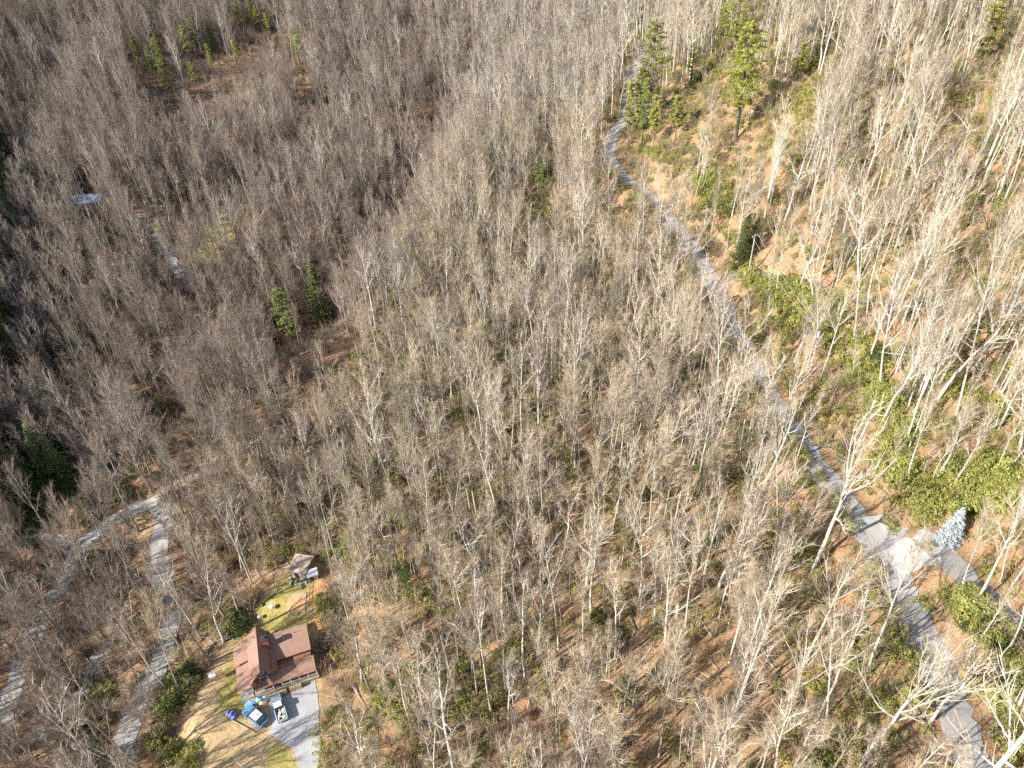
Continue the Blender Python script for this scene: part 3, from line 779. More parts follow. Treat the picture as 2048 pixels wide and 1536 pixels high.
inview = (pb[C_, 0] > 0) & (pb[C_, 0] < 2048) & (pb[C_, 1] > 30) & (pb[C_, 1] < 1530) & (pt[C_, 1] > 0)
size = np.array([SPEC[p[0]][1] * p[2] for p in picks]) / db[C_]
order = np.argsort(-(size * inview))
singles = set(order[:300 - len(HAND)].tolist())
def zone(x, y):
    if x > 1560 + (y - 900) * .62 and y > 880: return 'right of the main road near the concrete apron', 'bare trees right of the main road'
    if x > 1500 and y <= 880: return 'on the right slope around the gravel track', 'bare trees on the right slope'
    if x > 1350: return 'on the orange leaf slope left of the main road', 'bare trees left of the main road'
    if x > 1000: return 'low in the centre of the wooded slope', 'bare trees low in the centre'
    if x > 640 and y > 1000: return 'on the slope right of the cabin clearing', 'bare trees right of the cabin'
    if x < 440 and y > 1000: return 'along the hairpin road at lower left', 'bare trees by the hairpin road'
    return 'on the middle slope above the cabin', 'bare trees above the cabin'
FORMW = {'tall': 'tall straight bare tree', 'spreading': 'spreading bare tree', 'slender': 'thin bare tree', 'round': 'dome-crowned bare tree', 'gnarled': 'crooked bare tree'}
STW = {'pale': 'whitish', 'grey': 'dark grey', 'warm': 'grey-brown', 'mid': 'light grey'}
pts_, idx_, rot_, scl_ = [], [], [], []
for n_, i in enumerate(C_):
    vi, st, sc, form = picks[n_]
    ax = Vector((math.cos(lean_az[n_]), math.sin(lean_az[n_]), 0))
    q_ = Matrix.Rotation(lean[n_], 3, ax) @ Matrix.Rotation(spin[n_], 3, 'Z')
    s3 = (sc * rng.uniform(.85, 1.1),) * 2 + (sc,)
    if n_ in singles:
        zw, g = zone(*pb[i])
        place_tree(vi, st, base3[i], q_.to_quaternion(), s3, STW[st] + ' ' + FORMW[form] + ' ' + zw, g)
    else:
        e = q_.to_euler(); pts_.append(base3[i]); idx_.append(src_index[(vi, st)]); rot_.append((e.x, e.y, e.z)); scl_.append(s3)

def scatter(name, pts, idx, rot, scl, coll, kind='stuff'):
    me_ = bpy.data.meshes.new(name); pts = np.array(pts, float); me_.vertices.add(len(pts)); me_.vertices.foreach_set('co', pts.ravel())
    a = me_.attributes.new('pick', 'INT', 'POINT'); a.data.foreach_set('value', np.array(idx, np.int32))
    a = me_.attributes.new('turn', 'FLOAT_VECTOR', 'POINT'); a.data.foreach_set('vector', np.array(rot, np.float32).ravel())
    a = me_.attributes.new('size', 'FLOAT_VECTOR', 'POINT'); a.data.foreach_set('vector', np.array(scl, np.float32).ravel())
    o = bpy.data.objects.new(name, me_); COL.objects.link(o); o['kind'] = kind
    g = bpy.data.node_groups.new(name, 'GeometryNodeTree')
    g.interface.new_socket('Geometry', in_out='INPUT', socket_type='NodeSocketGeometry'); g.interface.new_socket('Geometry', in_out='OUTPUT', socket_type='NodeSocketGeometry')
    N_ = g.nodes; gi, go = N_.new('NodeGroupInput'), N_.new('NodeGroupOutput')
    ci = N_.new('GeometryNodeCollectionInfo'); ci.inputs['Collection'].default_value = coll; ci.inputs['Separate Children'].default_value = True; ci.inputs['Reset Children'].default_value = True
    ip = N_.new('GeometryNodeInstanceOnPoints'); ip.inputs['Pick Instance'].default_value = True
    def na(nm, tp):
        q = N_.new('GeometryNodeInputNamedAttribute'); q.data_type = tp; q.inputs['Name'].default_value = nm; return q.outputs['Attribute']
    g.links.new(gi.outputs[0], ip.inputs['Points']); g.links.new(ci.outputs[0], ip.inputs['Instance'])
    g.links.new(na('pick', 'INT'), ip.inputs['Instance Index']); g.links.new(na('turn', 'FLOAT_VECTOR'), ip.inputs['Rotation']); g.links.new(na('size', 'FLOAT_VECTOR'), ip.inputs['Scale'])
    g.links.new(ip.outputs[0], go.inputs[0])
    md = o.modifiers.new('scatter', 'NODES'); md.node_group = g
    return o
for n_, i in enumerate(C_):       # thin companion stems growing close beside a tree
    if kc[i]: continue
    for _ in range(int(rng.choice([0, 1, 2], p=[.62, .28, .10]))):
        a = rng.random() * 6.28; rr_ = rng.uniform(.5, 2.0); x, y = cand[i][0] + math.cos(a) * rr_, cand[i][1] + math.sin(a) * rr_
        if road_dist(x, y) < .3: continue
        s_ = rng.uniform(.55, 1.0); e = (Matrix.Rotation(abs(rng.normal(0, .07)), 3, Vector((math.cos(a + 1.57), math.sin(a + 1.57), 0))) @ Matrix.Rotation(rng.random() * 6.28, 3, 'Z')).to_euler()
        pts_.append((x, y, float(height(x, y)))); idx_.append(src_index[(F['slender'][rng.integers(3)], picks[n_][1])]); rot_.append((e.x, e.y, e.z)); scl_.append((s_ * .85, s_ * .85, s_ * 1.1))
scatter('forest', pts_, idx_, rot_, scl_, SRC)


# ------------------------------------------------------------------ undergrowth
def leaf_dome(seed, rx, ry, rz, clumps, per, size, mat, stems=True):
    R = random.Random(seed); mb = MB(); q = np.array
    for _ in range(clumps):
        a = R.random() * 6.28; u = R.random() ** .5; el = R.random()
        c = q([math.cos(a) * rx * u, math.sin(a) * ry * u, rz * (.25 + .75 * math.sqrt(max(0, 1 - u * u)) * (.55 + .45 * el))])
        cr = R.uniform(.32, .62) * min(rx, rz * 1.4) * .55
        if stems: mb.tube([q([c[0] * .2, c[1] * .2, -.3]), c * q([.7, .7, .6]), c], [.05, .035, .015], 3, 'brush')
        for _ in range(per):
            d = unit(q([R.gauss(0, 1), R.gauss(0, 1), R.gauss(.25, .8)])); p = c + d * cr * R.uniform(.6, 1.05)
            nn = unit(d + q([R.gauss(0, .5), R.gauss(0, .5), R.gauss(.3, .5)])); t = unit(np.cross(nn, q([R.gauss(0, 1), R.gauss(0, 1), R.gauss(0, 1)]))); b = np.cross(nn, t)
            s_ = size * R.uniform(.6, 1.3)
            mb.add([p - t * s_, p - b * s_ * .42, p + t * s_, p + b * s_ * .42], [(0, 1, 2, 3)], mat)
    return mb
def brush_bush(seed, h, r, nst, tw, mat, per=9):
    R = random.Random(seed); mb = MB(); q = np.array
    for _ in range(nst):
        a = R.random() * 6.28; u = R.random(); d = unit(q([math.cos(a) * u * r / h, math.sin(a) * u * r / h, 1.0]))
        p0 = q([math.cos(a), math.sin(a), 0]) * R.random() * r * .35 - q([0, 0, .3]); L_ = h * R.uniform(.6, 1.1)
        p1 = p0 + d * L_ * .5; p2 = p1 + unit(d + q([R.gauss(0, .25), R.gauss(0, .25), 0])) * L_ * .5
        mb.tube([p0, p1, p2], [.035, .025, .01], 3, mat)
        for _ in range(per):
            f = R.uniform(.2, 1); p = (p0 + (p1 - p0) * f * 2) if f < .5 else p1 + (p2 - p1) * (f - .5) * 2
            dr = unit(d * .8 + q([R.gauss(0, .6), R.gauss(0, .6), R.gauss(.2, .4)])); e = p + dr * R.uniform(.4, 1.0) * h * .28
            a1 = unit(np.cross(dr, q([R.gauss(0, 1), R.gauss(0, 1), R.gauss(0, 1)]))); b1 = np.cross(dr, a1)
            mb.add([p + a1 * tw, p + (-.5 * a1 + .87 * b1) * tw, p + (-.5 * a1 - .87 * b1) * tw, e], [(0, 1, 3), (1, 2, 3), (2, 0, 3)], mat)
    return mb
USRC = bpy.data.collections.new('undergrowth_forms')
ukinds = {}
def ureg(kind, mb):
    o = bpy.data.objects.new('u%03d' % len(USRC.objects), mb.mesh('undergrowth_form')); USRC.objects.link(o); ukinds.setdefault(kind, []).append(len(USRC.objects) - 1)
for s_ in range(3): ureg('brown', brush_bush(200 + s_, 3.4 + s_ * 1.0, 1.8, 20, .016, 'twig_rust'))
for s_ in range(3): ureg('plum', brush_bush(210 + s_, 4.0 + s_ * 1.1, 1.9, 20, .016, 'twig_plum'))
for s_ in range(3): ureg('tan', brush_bush(220 + s_, 4.0 + s_ * 1.1, 1.9, 20, .017, 'twig_tan'))
for s_ in range(2): ureg('olive_twig', brush_bush(230 + s_, 3.4 + s_, 2.0, 28, .02, 'brush'))
for s_ in range(3): ureg('olive', leaf_dome(240 + s_, 1.7, 1.5, 1.7 + .3 * s_, 16, 20, .15, 'laurel_olive'))
for s_ in range(3): ureg('green', leaf_dome(250 + s_, 1.6, 1.6, 1.8 + .3 * s_, 16, 22, .15, 'laurel'))
for s_ in range(2): ureg('dark', leaf_dome(260 + s_, 1.7, 1.6, 2.0, 18, 22, .15, 'laurel_dark'))
def sticks(seed):
    R = random.Random(seed); mb = MB()
    a = R.random() * 6.28; d = np.array([math.cos(a), math.sin(a), 0.02]); mb.tube([-d * 3 + [0, 0, .2], d * 2 + [0, 0, .25], d * 7 + [0, 0, .2]], [.19, .15, .06], 6, 'bark_grey' if seed % 2 else 'bark_dark', True)
    for _ in range(7):
        a = R.random() * 6.28; L_ = R.uniform(1, 5); p = np.array([R.gauss(0, 1.5), R.gauss(0, 1.5), .12]); d = np.array([math.cos(a), math.sin(a), 0])
        mb.tube([p, p + d * L_ * .5 + [0, 0, .05], p + d * L_], [.07, .05, .02], 4, 'bark_pale' if R.random() < .25 else 'bark_grey')
    return mb
for s_ in range(3): ureg('sticks', sticks(270 + s_))
up, ui, ur, us = [], [], [], []
BELT = [(1380,340),(1440,340),(1480,450),(1560,545),(1650,600),(1790,730),(1805,850),(1900,940),(2048,930),(2048,1010),(1930,1035),(1800,1020),(1740,900),(1740,830),(1640,690),(1540,650),(1450,530),(1385,410)]
NB = 36000
ux = rng.uniform(-250, 180, NB * 2); uy = rng.uniform(28, 520, NB * 2)
uz = height(ux, uy); U3 = np.stack([ux, uy, uz], 1); pu, du = project(U3)
keep = (pu[:, 0] > -60) & (pu[:, 0] < 2110) & (pu[:, 1] > -40) & (pu[:, 1] < 1640) & (road_dist(ux, uy) > .25) & ~inside(CLEARING, pu) & ~inside(VALLEY_LAWN, pu)
for pl in BARE: keep &= ~(inside(pl, pu) & (rng.random(len(pu)) < .8))
upatch = .5 + .5 * np.sin(ux * .085 + 1.7 * np.sin(uy * .047)) * np.sin(uy * .074 + 1.1 * np.sin(ux * .06))
for i in np.where(keep)[0]:
    x, y = pu[i]; lf = x < 1060 - (y - 150) * .62; hl = x > 1500 - (1100 - y) * .35
    u = upatch[i]; r = rng.random()
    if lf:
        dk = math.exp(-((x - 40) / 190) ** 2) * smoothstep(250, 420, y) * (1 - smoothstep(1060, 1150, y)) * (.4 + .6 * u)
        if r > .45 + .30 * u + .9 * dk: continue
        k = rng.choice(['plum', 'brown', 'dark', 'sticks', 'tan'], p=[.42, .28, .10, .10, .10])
        if rng.random() < 1.5 * dk: k = 'dark'  # more dark-leaved bushes at the left edge, its shade put into leaf colour
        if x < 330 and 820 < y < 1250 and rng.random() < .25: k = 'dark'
    elif hl:
        if r > .85 + .3 * u: continue
        g_ = .45 * u + .50
        k = rng.choice(['olive', 'green', 'olive_twig', 'brown', 'tan', 'sticks'], p=[g_ * .55, g_ * .25, g_ * .2, (1 - g_) * .35, (1 - g_) * .4, (1 - g_) * .25])
    else:
        mid = math.exp(-((x - 1050) / 380) ** 2) * (.35 + .65 * smoothstep(1250, 500, y)) if False else math.exp(-((x - 1050) / 420) ** 2)
        if r > (.75 + .35 * u) * (1 - .55 * smoothstep(1000, 1200, x) * smoothstep(880, 1050, y)): continue
        g_ = (.45 + .50 * u) * (.40 + .60 * mid)
        k = rng.choice(['olive', 'green', 'dark', 'olive_twig', 'brown', 'tan', 'sticks'], p=[g_ * .46, g_ * .22, g_ * .02, g_ * .30, (1 - g_) * .34, (1 - g_) * .42, (1 - g_) * .24])
    belt = inside(BELT, pu[i])[0]
    if belt: k = rng.choice(['olive', 'green'], p=[.5, .5])
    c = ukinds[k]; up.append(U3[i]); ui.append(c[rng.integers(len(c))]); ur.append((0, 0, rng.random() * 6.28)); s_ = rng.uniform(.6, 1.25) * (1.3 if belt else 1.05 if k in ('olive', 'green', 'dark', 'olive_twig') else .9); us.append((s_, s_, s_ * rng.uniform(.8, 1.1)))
print('undergrowth', len(up))
scatter('undergrowth', up, ui, ur, us, USRC)

# ------------------------------------------------------------------ rhododendrons one can count
BUSH = {k: [leaf_dome(300 + 7 * j + s_, 1.9, 1.7, 1.9 + .25 * s_, 30, 34, .15, m_).mesh('foliage') for s_ in range(3)] for j, (k, m_) in enumerate((('yellow-green', 'laurel'), ('olive', 'laurel_olive'), ('dark green', 'laurel_dark')))}
BANKS = [  # polygon, count, weights (yellow-green, olive, dark), phrase
 ([(1540,570),(1620,570),(1650,620),(1640,660),(1590,670),(1545,640)], 26, (.6,.4,0), 'on the bank left of the pole with the white transformer'),
 ([(1600,600),(1700,610),(1700,690),(1640,690),(1650,650)], 9, (.6,.3,.1), 'around the pole with the white transformer'),
 ([(1690,690),(1780,720),(1775,770),(1700,760)], 12, (.1,.4,.5), 'on the grey-green bank above the bright yellow-green one'),
 ([(1700,760),(1775,770),(1790,830),(1740,830)], 18, (.75,.25,0), 'in the bright yellow-green bank beside the main road'),
 ([(1780,840),(1850,850),(1800,900)], 6, (.2,.6,.2), 'between the yellow-green bank and the apron'),
 ([(1790,985),(1850,950),(1960,930),(2048,930),(2048,1010),(1930,1035),(1880,1035),(1800,1020)], 42, (.75,.2,.05), 'in the wide green patch above the concrete apron'),
 ([(1480,530),(1545,545),(1560,590),(1520,590)], 10, (.55,.4,.05), 'beside the bend where the gravel track leaves the main road'),
 ([(1380,350),(1440,340),(1450,430),(1400,430)], 14, (.5,.5,0), 'above the upper main road below the pines'),
 ([(1430,370),(1480,360),(1480,440),(1450,430)], 6, (.2,.4,.4), 'between the upper main road and the dark spruce'),
 ([(1285,310),(1340,300),(1345,335),(1300,335)], 6, (.6,.4,0), 'by the first bend of the upper main road'),
 ([(1870,1170),(1930,1160),(1960,1230),(1900,1250)], 12, (.6,.3,.1), 'between the main road and the side lane'),
 ([(1930,1240),(2020,1240),(2048,1290),(2000,1300),(1950,1280)], 10, (.2,.4,.4), 'below the side lane at the right edge'),
 ([(1960,1310),(2048,1310),(2048,1536),(2010,1500),(1990,1400)], 24, (.45,.45,.1), 'in the bottom right corner beside the road'),
 ([(310,1420),(350,1350),(385,1340),(390,1380),(350,1440),(330,1500),(300,1480)], 22, (.15,.3,.55), 'in the hedge along the lower road by the cabin'),
 ([(120,1440),(210,1430),(240,1450),(200,1490),(130,1480)], 10, (.2,.4,.4), 'around the left utility pole'),
 ([(335,1490),(400,1490),(400,1536),(335,1536)], 6, (.6,.3,.1), 'at the bottom edge beside the lower road'),
 ([(160,1380),(230,1360),(240,1400),(190,1420)], 6, (.2,.5,.3), 'on the strip between the lower road and the gravel spur'),
 ([(670,1080),(740,1060),(745,1110),(690,1125)], 10, (.6,.2,.2), 'right of the shed at the top of the cabin clearing'),
 ([(640,1200),(665,1210),(660,1250),(640,1245)], 4, (.9,.1,0), 'at the right edge of the cabin lawn'),
 ([(760,1370),(830,1360),(820,1440),(770,1450)], 10, (.4,.2,.4), 'in a small thicket right of the driveway'),
 ([(930,650),(1000,650),(1000,740),(940,740)], 8, (.5,.4,.1), 'at the foot of the large spreading tree in mid slope'),
 ([(1190,1230),(1260,1220),(1250,1290),(1190,1280)], 7, (.1,.3,.6), 'in the dark thicket on the lower centre slope'),
 ([(1640,1560),(1700,1560),(1600,1480),(1560,1500)], 4, (.3,.5,.2), 'low on the slope left of the main road'),
 ([(265,520),(300,515),(300,545),(270,550)], 3, (.4,.1,.5), 'beside the narrow valley drive'),
 ([(455,1225),(500,1215),(495,1275),(450,1275)], 6, (.4,.3,.3), 'at the left edge of the cabin lawn'),
]
for poly, cnt, wts, phrase in BANKS:
    P = np.array(poly, float); lo, hi = P.min(0), P.max(0); placed = 0; tries = 0
    while placed < cnt and tries < 600:
        tries += 1
        q = lo + rng.random(2) * (hi - lo)
        if not inside(poly, q)[0]: continue
        g_ = ground_at(*q)
        if road_dist(g_[0], g_[1]) < 1.2: continue
        k = rng.choice(['yellow-green', 'olive', 'dark green'], p=np.array(wts) / sum(wts)); k = str(k)
        o = bpy.data.objects.new('rhododendron_bush', BUSH[k][rng.integers(3)]); COL.objects.link(o)
        o.location = g_ - [0, 0, .15]; o.rotation_euler = (0, 0, rng.random() * 6.28); s_ = rng.uniform(.75, 1.35); o.scale = (s_, s_, s_ * rng.uniform(.8, 1.15))
        tag(o, k + ' leafy rhododendron bush ' + phrase, 'bush', 'rhododendrons ' + phrase); placed += 1

# ------------------------------------------------------------------ conifers
def conifer(seed, h, r, kind, mat):
    R = random.Random(seed); q = np.array; tr, cr = MB(), MB()
    tr.tube([q([0, 0, -1.]), q([R.gauss(0, .1), R.gauss(0, .1), h * .5]), q([0, 0, h])], [h * .014, h * .010, .03], 7, 'bark_dark')
    def tuft(c, rad_, n_, size):
        for _ in range(n_):
            d = unit(q([R.gauss(0, 1), R.gauss(0, 1), R.gauss(.3, .7)])); p = c + d * rad_ * R.uniform(.3, 1) * q([1, 1, .6])
            nn = unit(d + q([R.gauss(0, .6), R.gauss(0, .6), R.gauss(.4, .5)])); t = unit(np.cross(nn, q([R.gauss(0, 1), R.gauss(0, 1), R.gauss(0, 1)]))); b = np.cross(nn, t); s_ = size * R.uniform(.6, 1.3)
            cr.add([p - t * s_, p - b * s_ * .35, p + t * s_, p + b * s_ * .35], [(0, 1, 2, 3)], mat)
    z0 = {'pine': .30, 'hemlock': .06, 'spruce': .04}[kind]
    lv = {'pine': 17, 'hemlock': 34, 'spruce': 26}[kind]
    for i in range(lv):
        u = (i + R.random() * .5) / lv; z = h * (z0 + (1 - z0) * u)
        if kind == 'pine': rr = r * (math.sin(min(1, (u + .12) * 1.5) * 1.57) * (1 - u) ** .55 + .1) * R.uniform(.7, 1.2)
        else: rr = r * ((1 - u) ** .8 + .04) * R.uniform(.85, 1.1)
        nb = {'pine': 6, 'hemlock': 9, 'spruce': 8}[kind]
        for k in range(nb):
            if kind == 'pine' and R.random() < .14: continue
            a = R.random() * 6.28; L_ = rr * R.uniform(.65, 1.1); dz = L_ * (.22 if kind == 'pine' else -.22)
            e = q([math.cos(a) * L_, math.sin(a) * L_, z + dz]); s0 = q([0, 0, z])
            cr.tube([s0, (s0 + e) / 2 + [0, 0, .1], e], [.06, .04, .015], 3, 'bark_dark')
            for f in ([.45, .7, .9, 1.0] if kind == 'pine' else [.3, .5, .7, .85, 1.0]):
                if L_ * f < .25: continue
                c = s0 + (e - s0) * f + q([R.gauss(0, .12), R.gauss(0, .12), R.gauss(0, .1)]) * L_ * .6
                tuft(c, (.66 if kind == 'pine' else .46) * (.5 + L_ / r * .5), 20 if kind == 'pine' else 13, .19 if kind == 'pine' else .16)
    tuft(q([0, 0, h * .99]), .35, 20, .15)
    return tr.mesh('trunk'), cr.mesh('crown')
CF = {('pine', 'pine_needle'): [conifer(401, 20, 3.6, 'pine', 'pine_needle'), conifer(402, 22, 3.4, 'pine', 'pine_needle')], ('pine', 'pine_light'): [conifer(403, 20, 4.4, 'pine', 'pine_light')],
      ('hemlock', 'pine_light'): [conifer(409, 19, 3.6, 'hemlock', 'pine_light')],
      ('hemlock', 'hemlock_needle'): [conifer(404, 19, 3.9, 'hemlock', 'hemlock_needle')], ('spruce', 'spruce_blue'): [conifer(405, 9, 2.2, 'spruce', 'spruce_blue')], ('pine', 'laurel_olive'): [conifer(406, 14, 3.0, 'pine', 'laurel_olive')]}
CFH = {'pine': 20, 'hemlock': 19, 'spruce': 9}
for j, (bx_, by_, h_, wf, kind, mt, label) in enumerate(CON):
    g_ = ground_at(bx_, by_); v = CF[(kind, mt)]; tm, cm = v[j % len(v)]
    e = empty('blue_spruce' if mt == 'spruce_blue' else 'hemlock_tree' if kind == 'hemlock' else 'pine_tree', g_, rng.random() * 6.28)
    s_ = h_ / (14.0 if mt == 'laurel_olive' else CFH[kind]); e.scale = (s_ * wf, s_ * wf, s_)
    tag(e, label, 'conifer', 'evergreens scattered through the bare wood')
    for nm, me_ in (('trunk', tm), ('crown', cm)):
        o = bpy.data.objects.new(nm, me_); COL.objects.link(o); o.parent = e

HS_ = bpy.data.collections.new('shade_hemlock_forms'); tm_, cm_ = CF[('hemlock', 'hemlock_needle')][0]  # hemlocks added out of view to throw shade over the left edge
ho = bpy.data.objects.new('h000', cm_); HS_.objects.link(ho)
hp, hi_, hr_, hs_ = [], [], [], []
for x in np.arange(-295, -60, 5.2):
    for y in np.arange(110, 420, 5.2):
        q = np.array([x + rng.uniform(-2, 2), y + rng.uniform(-2, 2), 0]); q[2] = height(q[0], q[1]); a, _ = project(q); tpx, _ = project(q + [0, 0, 27])
        if -330 < a[0][0] < 60 and 330 < a[0][1] < 1080 and tpx[0][0] < -6 and rng.random() < .65: s_ = rng.uniform(1.15, 1.5); hp.append(q); hi_.append(0); hr_.append((0, 0, rng.random() * 6.28)); hs_.append((s_, s_, s_))
scatter('added_shade_hemlocks', hp, hi_, hr_, hs_, HS_)
# ------------------------------------------------------------------ the cabin
HROT = math.radians(18.0)
house = empty('cabin', (HOUSE_C[0], HOUSE_C[1], HZ), HROT)
house.scale = (HS, HS, HS)
tag(house, 'brown roofed log cabin with steep central gable and long front porch', 'cabin')
def part(name, mb, parent=None, label=None):
    o = mb.build(name, parent or house)
    if label: o['label'] = label
    return o
RX0, RX1 = -5.6, 11.6
# walls
mb = MB(); mb.box((2.4, -.1, 1.6), (15.2, 7.6, 4.2), 'log_wall'); mb.box((-.05, 0.2, 4.7), (4.4, 9.6, 2.2), 'log_wall'); mb.box((5.8, .7, 4.0), (8.4, 4.6, 1.2), 'log_wall')
mb.add([(-2.3, -5.0, 5.0), (2.3, -5.0, 5.0), (0, -5.0, 7.5), (-2.3, 5.0, 5.0), (2.3, 5.0, 5.0), (0, 5.0, 7.5)], [(0, 1, 2), (5, 4, 3), (0, 3, 4, 1)], 'log_wall')
for k in range(9): mb.box((2.4, -3.93, -.2 + .42 * k), (15.3, .1, .26), 'log_wall')
wall = part('wall', mb)
for wx in (4.2, 5.6, 7.0, 8.4, 9.8):
    f = MB(); f.box((wx, -1.66, 4.02), (1.0, .08, .62), 'white_trim'); fo = part('window', f)
    g2 = MB(); g2.box((wx, -1.71, 4.02), (.82, .04, .46), 'glass'); part('pane', g2, fo)
for wx, wz, ww, wh in ((-.75, 5.6, 1.0, 1.3), (.75, 5.6, 1.0, 1.3), (0, 3.6, 1.6, 1.6)):
    f = MB(); f.box((wx, -5.06, wz), (ww, .1, wh), 'white_trim'); fo = part('window', f)
    g2 = MB(); g2.box((wx, -5.13, wz), (ww - .16, .05, wh - .16), 'glass'); part('pane', g2, fo)
for wx in (5.2, 7.6, 9.8):
    f = MB(); f.box((wx, -4.02, 1.9), (1.2, .1, 1.3), 'white_trim'); fo = part('window', f)
    g2 = MB(); g2.box((wx, -4.09, 1.9), (1.02, .05, 1.1), 'glass'); part('pane', g2, fo)
f = MB(); f.box((3.3, -4.04, 1.45), (1.0, .12, 2.1), 'red_trim'); d_ = part('door', f); f = MB(); f.tube([(3.68, -4.12, 1.4), (3.68, -4.2, 1.4)], [.05, .05], 6, 'galv', True); part('handle', f, d_)
# roofs
def roofslab(name, quad, label=None, th=.2):
    quad = [(x_ if x_ < 5 else x_ - 1.2, y_, z_) for x_, y_, z_ in quad]
    mb = MB(); mb.slab(quad, th, 'shingle')
    for i in range(4):
        a, b = np.array(quad[i]), np.array(quad[(i + 1) % 4])
        mb.tube([a - [0, 0, .1], b - [0, 0, .1]], [.075, .075], 4, 'red_trim')
    return part(name, mb, None, label)
RZ = 7.9
roofslab('roof', [(0, 5.7, RZ), (0, -5.9, RZ), (-2.5, -7.0, 5.75), (-2.5, 5.0, 5.75)], 'sunlit left slope of the steep central gable')
roofslab('roof', [(.02, 5.7, RZ), (3.0, 4.4, 4.4), (3.0, -4.6, 4.4), (.02, -5.9, RZ)], 'shaded right slope of the steep central gable')
roofslab('roof', [(-2.45, 4.9, 5.55), (-2.45, -.6, 5.55), (-5.7, -.6, 4.5), (-5.7, 4.0, 4.5)], 'upper left wing roof')
roofslab('roof', [(-2.45, -.75, 5.1), (-2.45, -6.9, 5.1), (-5.4, -6.9, 4.1), (-5.4, -.75, 4.1)], 'lower left wing roof')
roofslab('roof', [(1.7, 3.7, 5.9), (11.5, 3.7, 5.9), (11.5, -2.3, 4.65), (2.6, -2.3, 4.65)], 'long main roof slope')
roofslab('roof', [(-.8, -3.3, 3.75), (11.7, -3.3, 3.75), (11.7, -6.6, 2.95), (-2.4, -6.6, 2.95)], 'long front porch roof')
# chimney
c = MB(); c.box((1.55, 1.2, 6.6), (1.25, 1.1, 3.4), 'brick'); ch = part('chimney', c); c = MB(); c.box((1.55, 1.2, 8.42), (1.5, 1.35, .22), 'soot_cap'); c.box((1.55, 1.2, 8.75), (.9, .8, .45), 'soot_cap', 0, .7); part('chimney_cap', c, ch)
for vx_, vy_ in ((5.2, 1.6), (7.3, 2.3)):
    c = MB(); c.tube([(vx_, vy_, 5.2), (vx_, vy_, 6.1)], [.09, .09], 8, 'galv', True); part('roof_vent', c)
# porch
c = MB(); c.box((4.0, -5.4, .75), (13.4, 3.0, .18), 'deck'); c.box((4.0, -5.4, .3), (13.0, 2.7, .7), 'stone'); part('porch_floor', c)
for k in range(8):
    c = MB(); px_ = -2.3 + k * 1.82; c.box((px_, -6.45, 1.85), (.16, .16, 2.1), 'white_trim'); part('porch_post', c)
for k in range(7):
    if k in (2,): continue
    c = MB(); x0_ = -2.2 + k * 1.82
    c.box((x0_ + .95, -6.55, 1.75), (1.8, .07, .09), 'lattice'); c.box((x0_ + .95, -6.55, .98), (1.8, .07, .09), 'lattice')
    for j in range(9): c.box((x0_ + .1 + j * .21, -6.55, 1.36), (.05, .05, .7), 'lattice')
    part('railing', c)
c = MB()
for k in range(5): c.box((-3.6, -6.6 - .42 * k, .95 - .2 * k), (1.9, .42, .16), 'old_wood')
part('steps', c)
c = MB(); c.box((-4.2, -5.4, .5), (2.6, 3.0, 1.0), 'stone'); part('foundation', c)

def hl(x, y, z=0.0):        # house-local point to world
    return np.array([HOUSE_C[0] + HS * (x * math.cos(HROT) - y * math.sin(HROT)), HOUSE_C[1] + HS * (x * math.sin(HROT) + y * math.cos(HROT)), HZ + z])
def log_pile(name, L_, D_, Hh, mat, seed, r_=.11):
    R = random.Random(seed); m_ = MB(); z = r_
    while z < Hh:
        x = -L_ / 2
        while x < L_ / 2:
            rr = r_ * R.uniform(.75, 1.15); m_.tube([(x, -D_ / 2 + R.uniform(-.05, .05), z), (x + R.uniform(-.03, .03), D_ / 2 + R.uniform(-.05, .05), z)], [rr, rr], 6, mat, True); x += r_ * 2
        z += r_ * 1.8
    return m_
for x, y, L_, lab in ((1.6, -7.5, 3.6, 'long stack of split firewood against the porch rail'), (5.6, -7.4, 2.0, 'short stack of firewood at the middle of the porch front')):
    o = log_pile('firewood_stack', L_, .5, 1.15, 'split_wood', int(x * 10)).build('firewood_stack'); p = hl(x, y); o.location = (p[0], p[1], float(height(p[0], p[1]))); o.rotation_euler = (0, 0, HROT); tag(o, lab, 'firewood', 'firewood stacks along the porch')
# heap of pale brush
R = random.Random(5); c = MB()
for _ in range(60):
    a = R.random() * 6.28; b = R.uniform(.2, .9); d = np.array([math.cos(a), math.sin(a), b]); c.tube([np.array([R.gauss(0, .3), R.gauss(0, .3), .1]), d * R.uniform(.7, 1.2)], [.05, .015], 4, 'split_wood')
c.add([(.9*math.cos(k*.785), .9*math.sin(k*.785), 0) for k in range(8)] + [(.5*math.cos(k*.785), .5*math.sin(k*.785), .6) for k in range(8)] + [(0,0,.85)], [(k, (k+1)%8, (k+1)%8+8, k+8) for k in range(8)] + [(k+8, (k+1)%8+8, 16) for k in range(8)], 'split_wood')
o = c.build('brush_heap'); p = hl(-1.6, -8.0); o.location = (p[0], p[1], float(height(p[0], p[1]))); tag(o, 'pale heap of cut grass and sticks in front of the porch steps', 'brush heap')
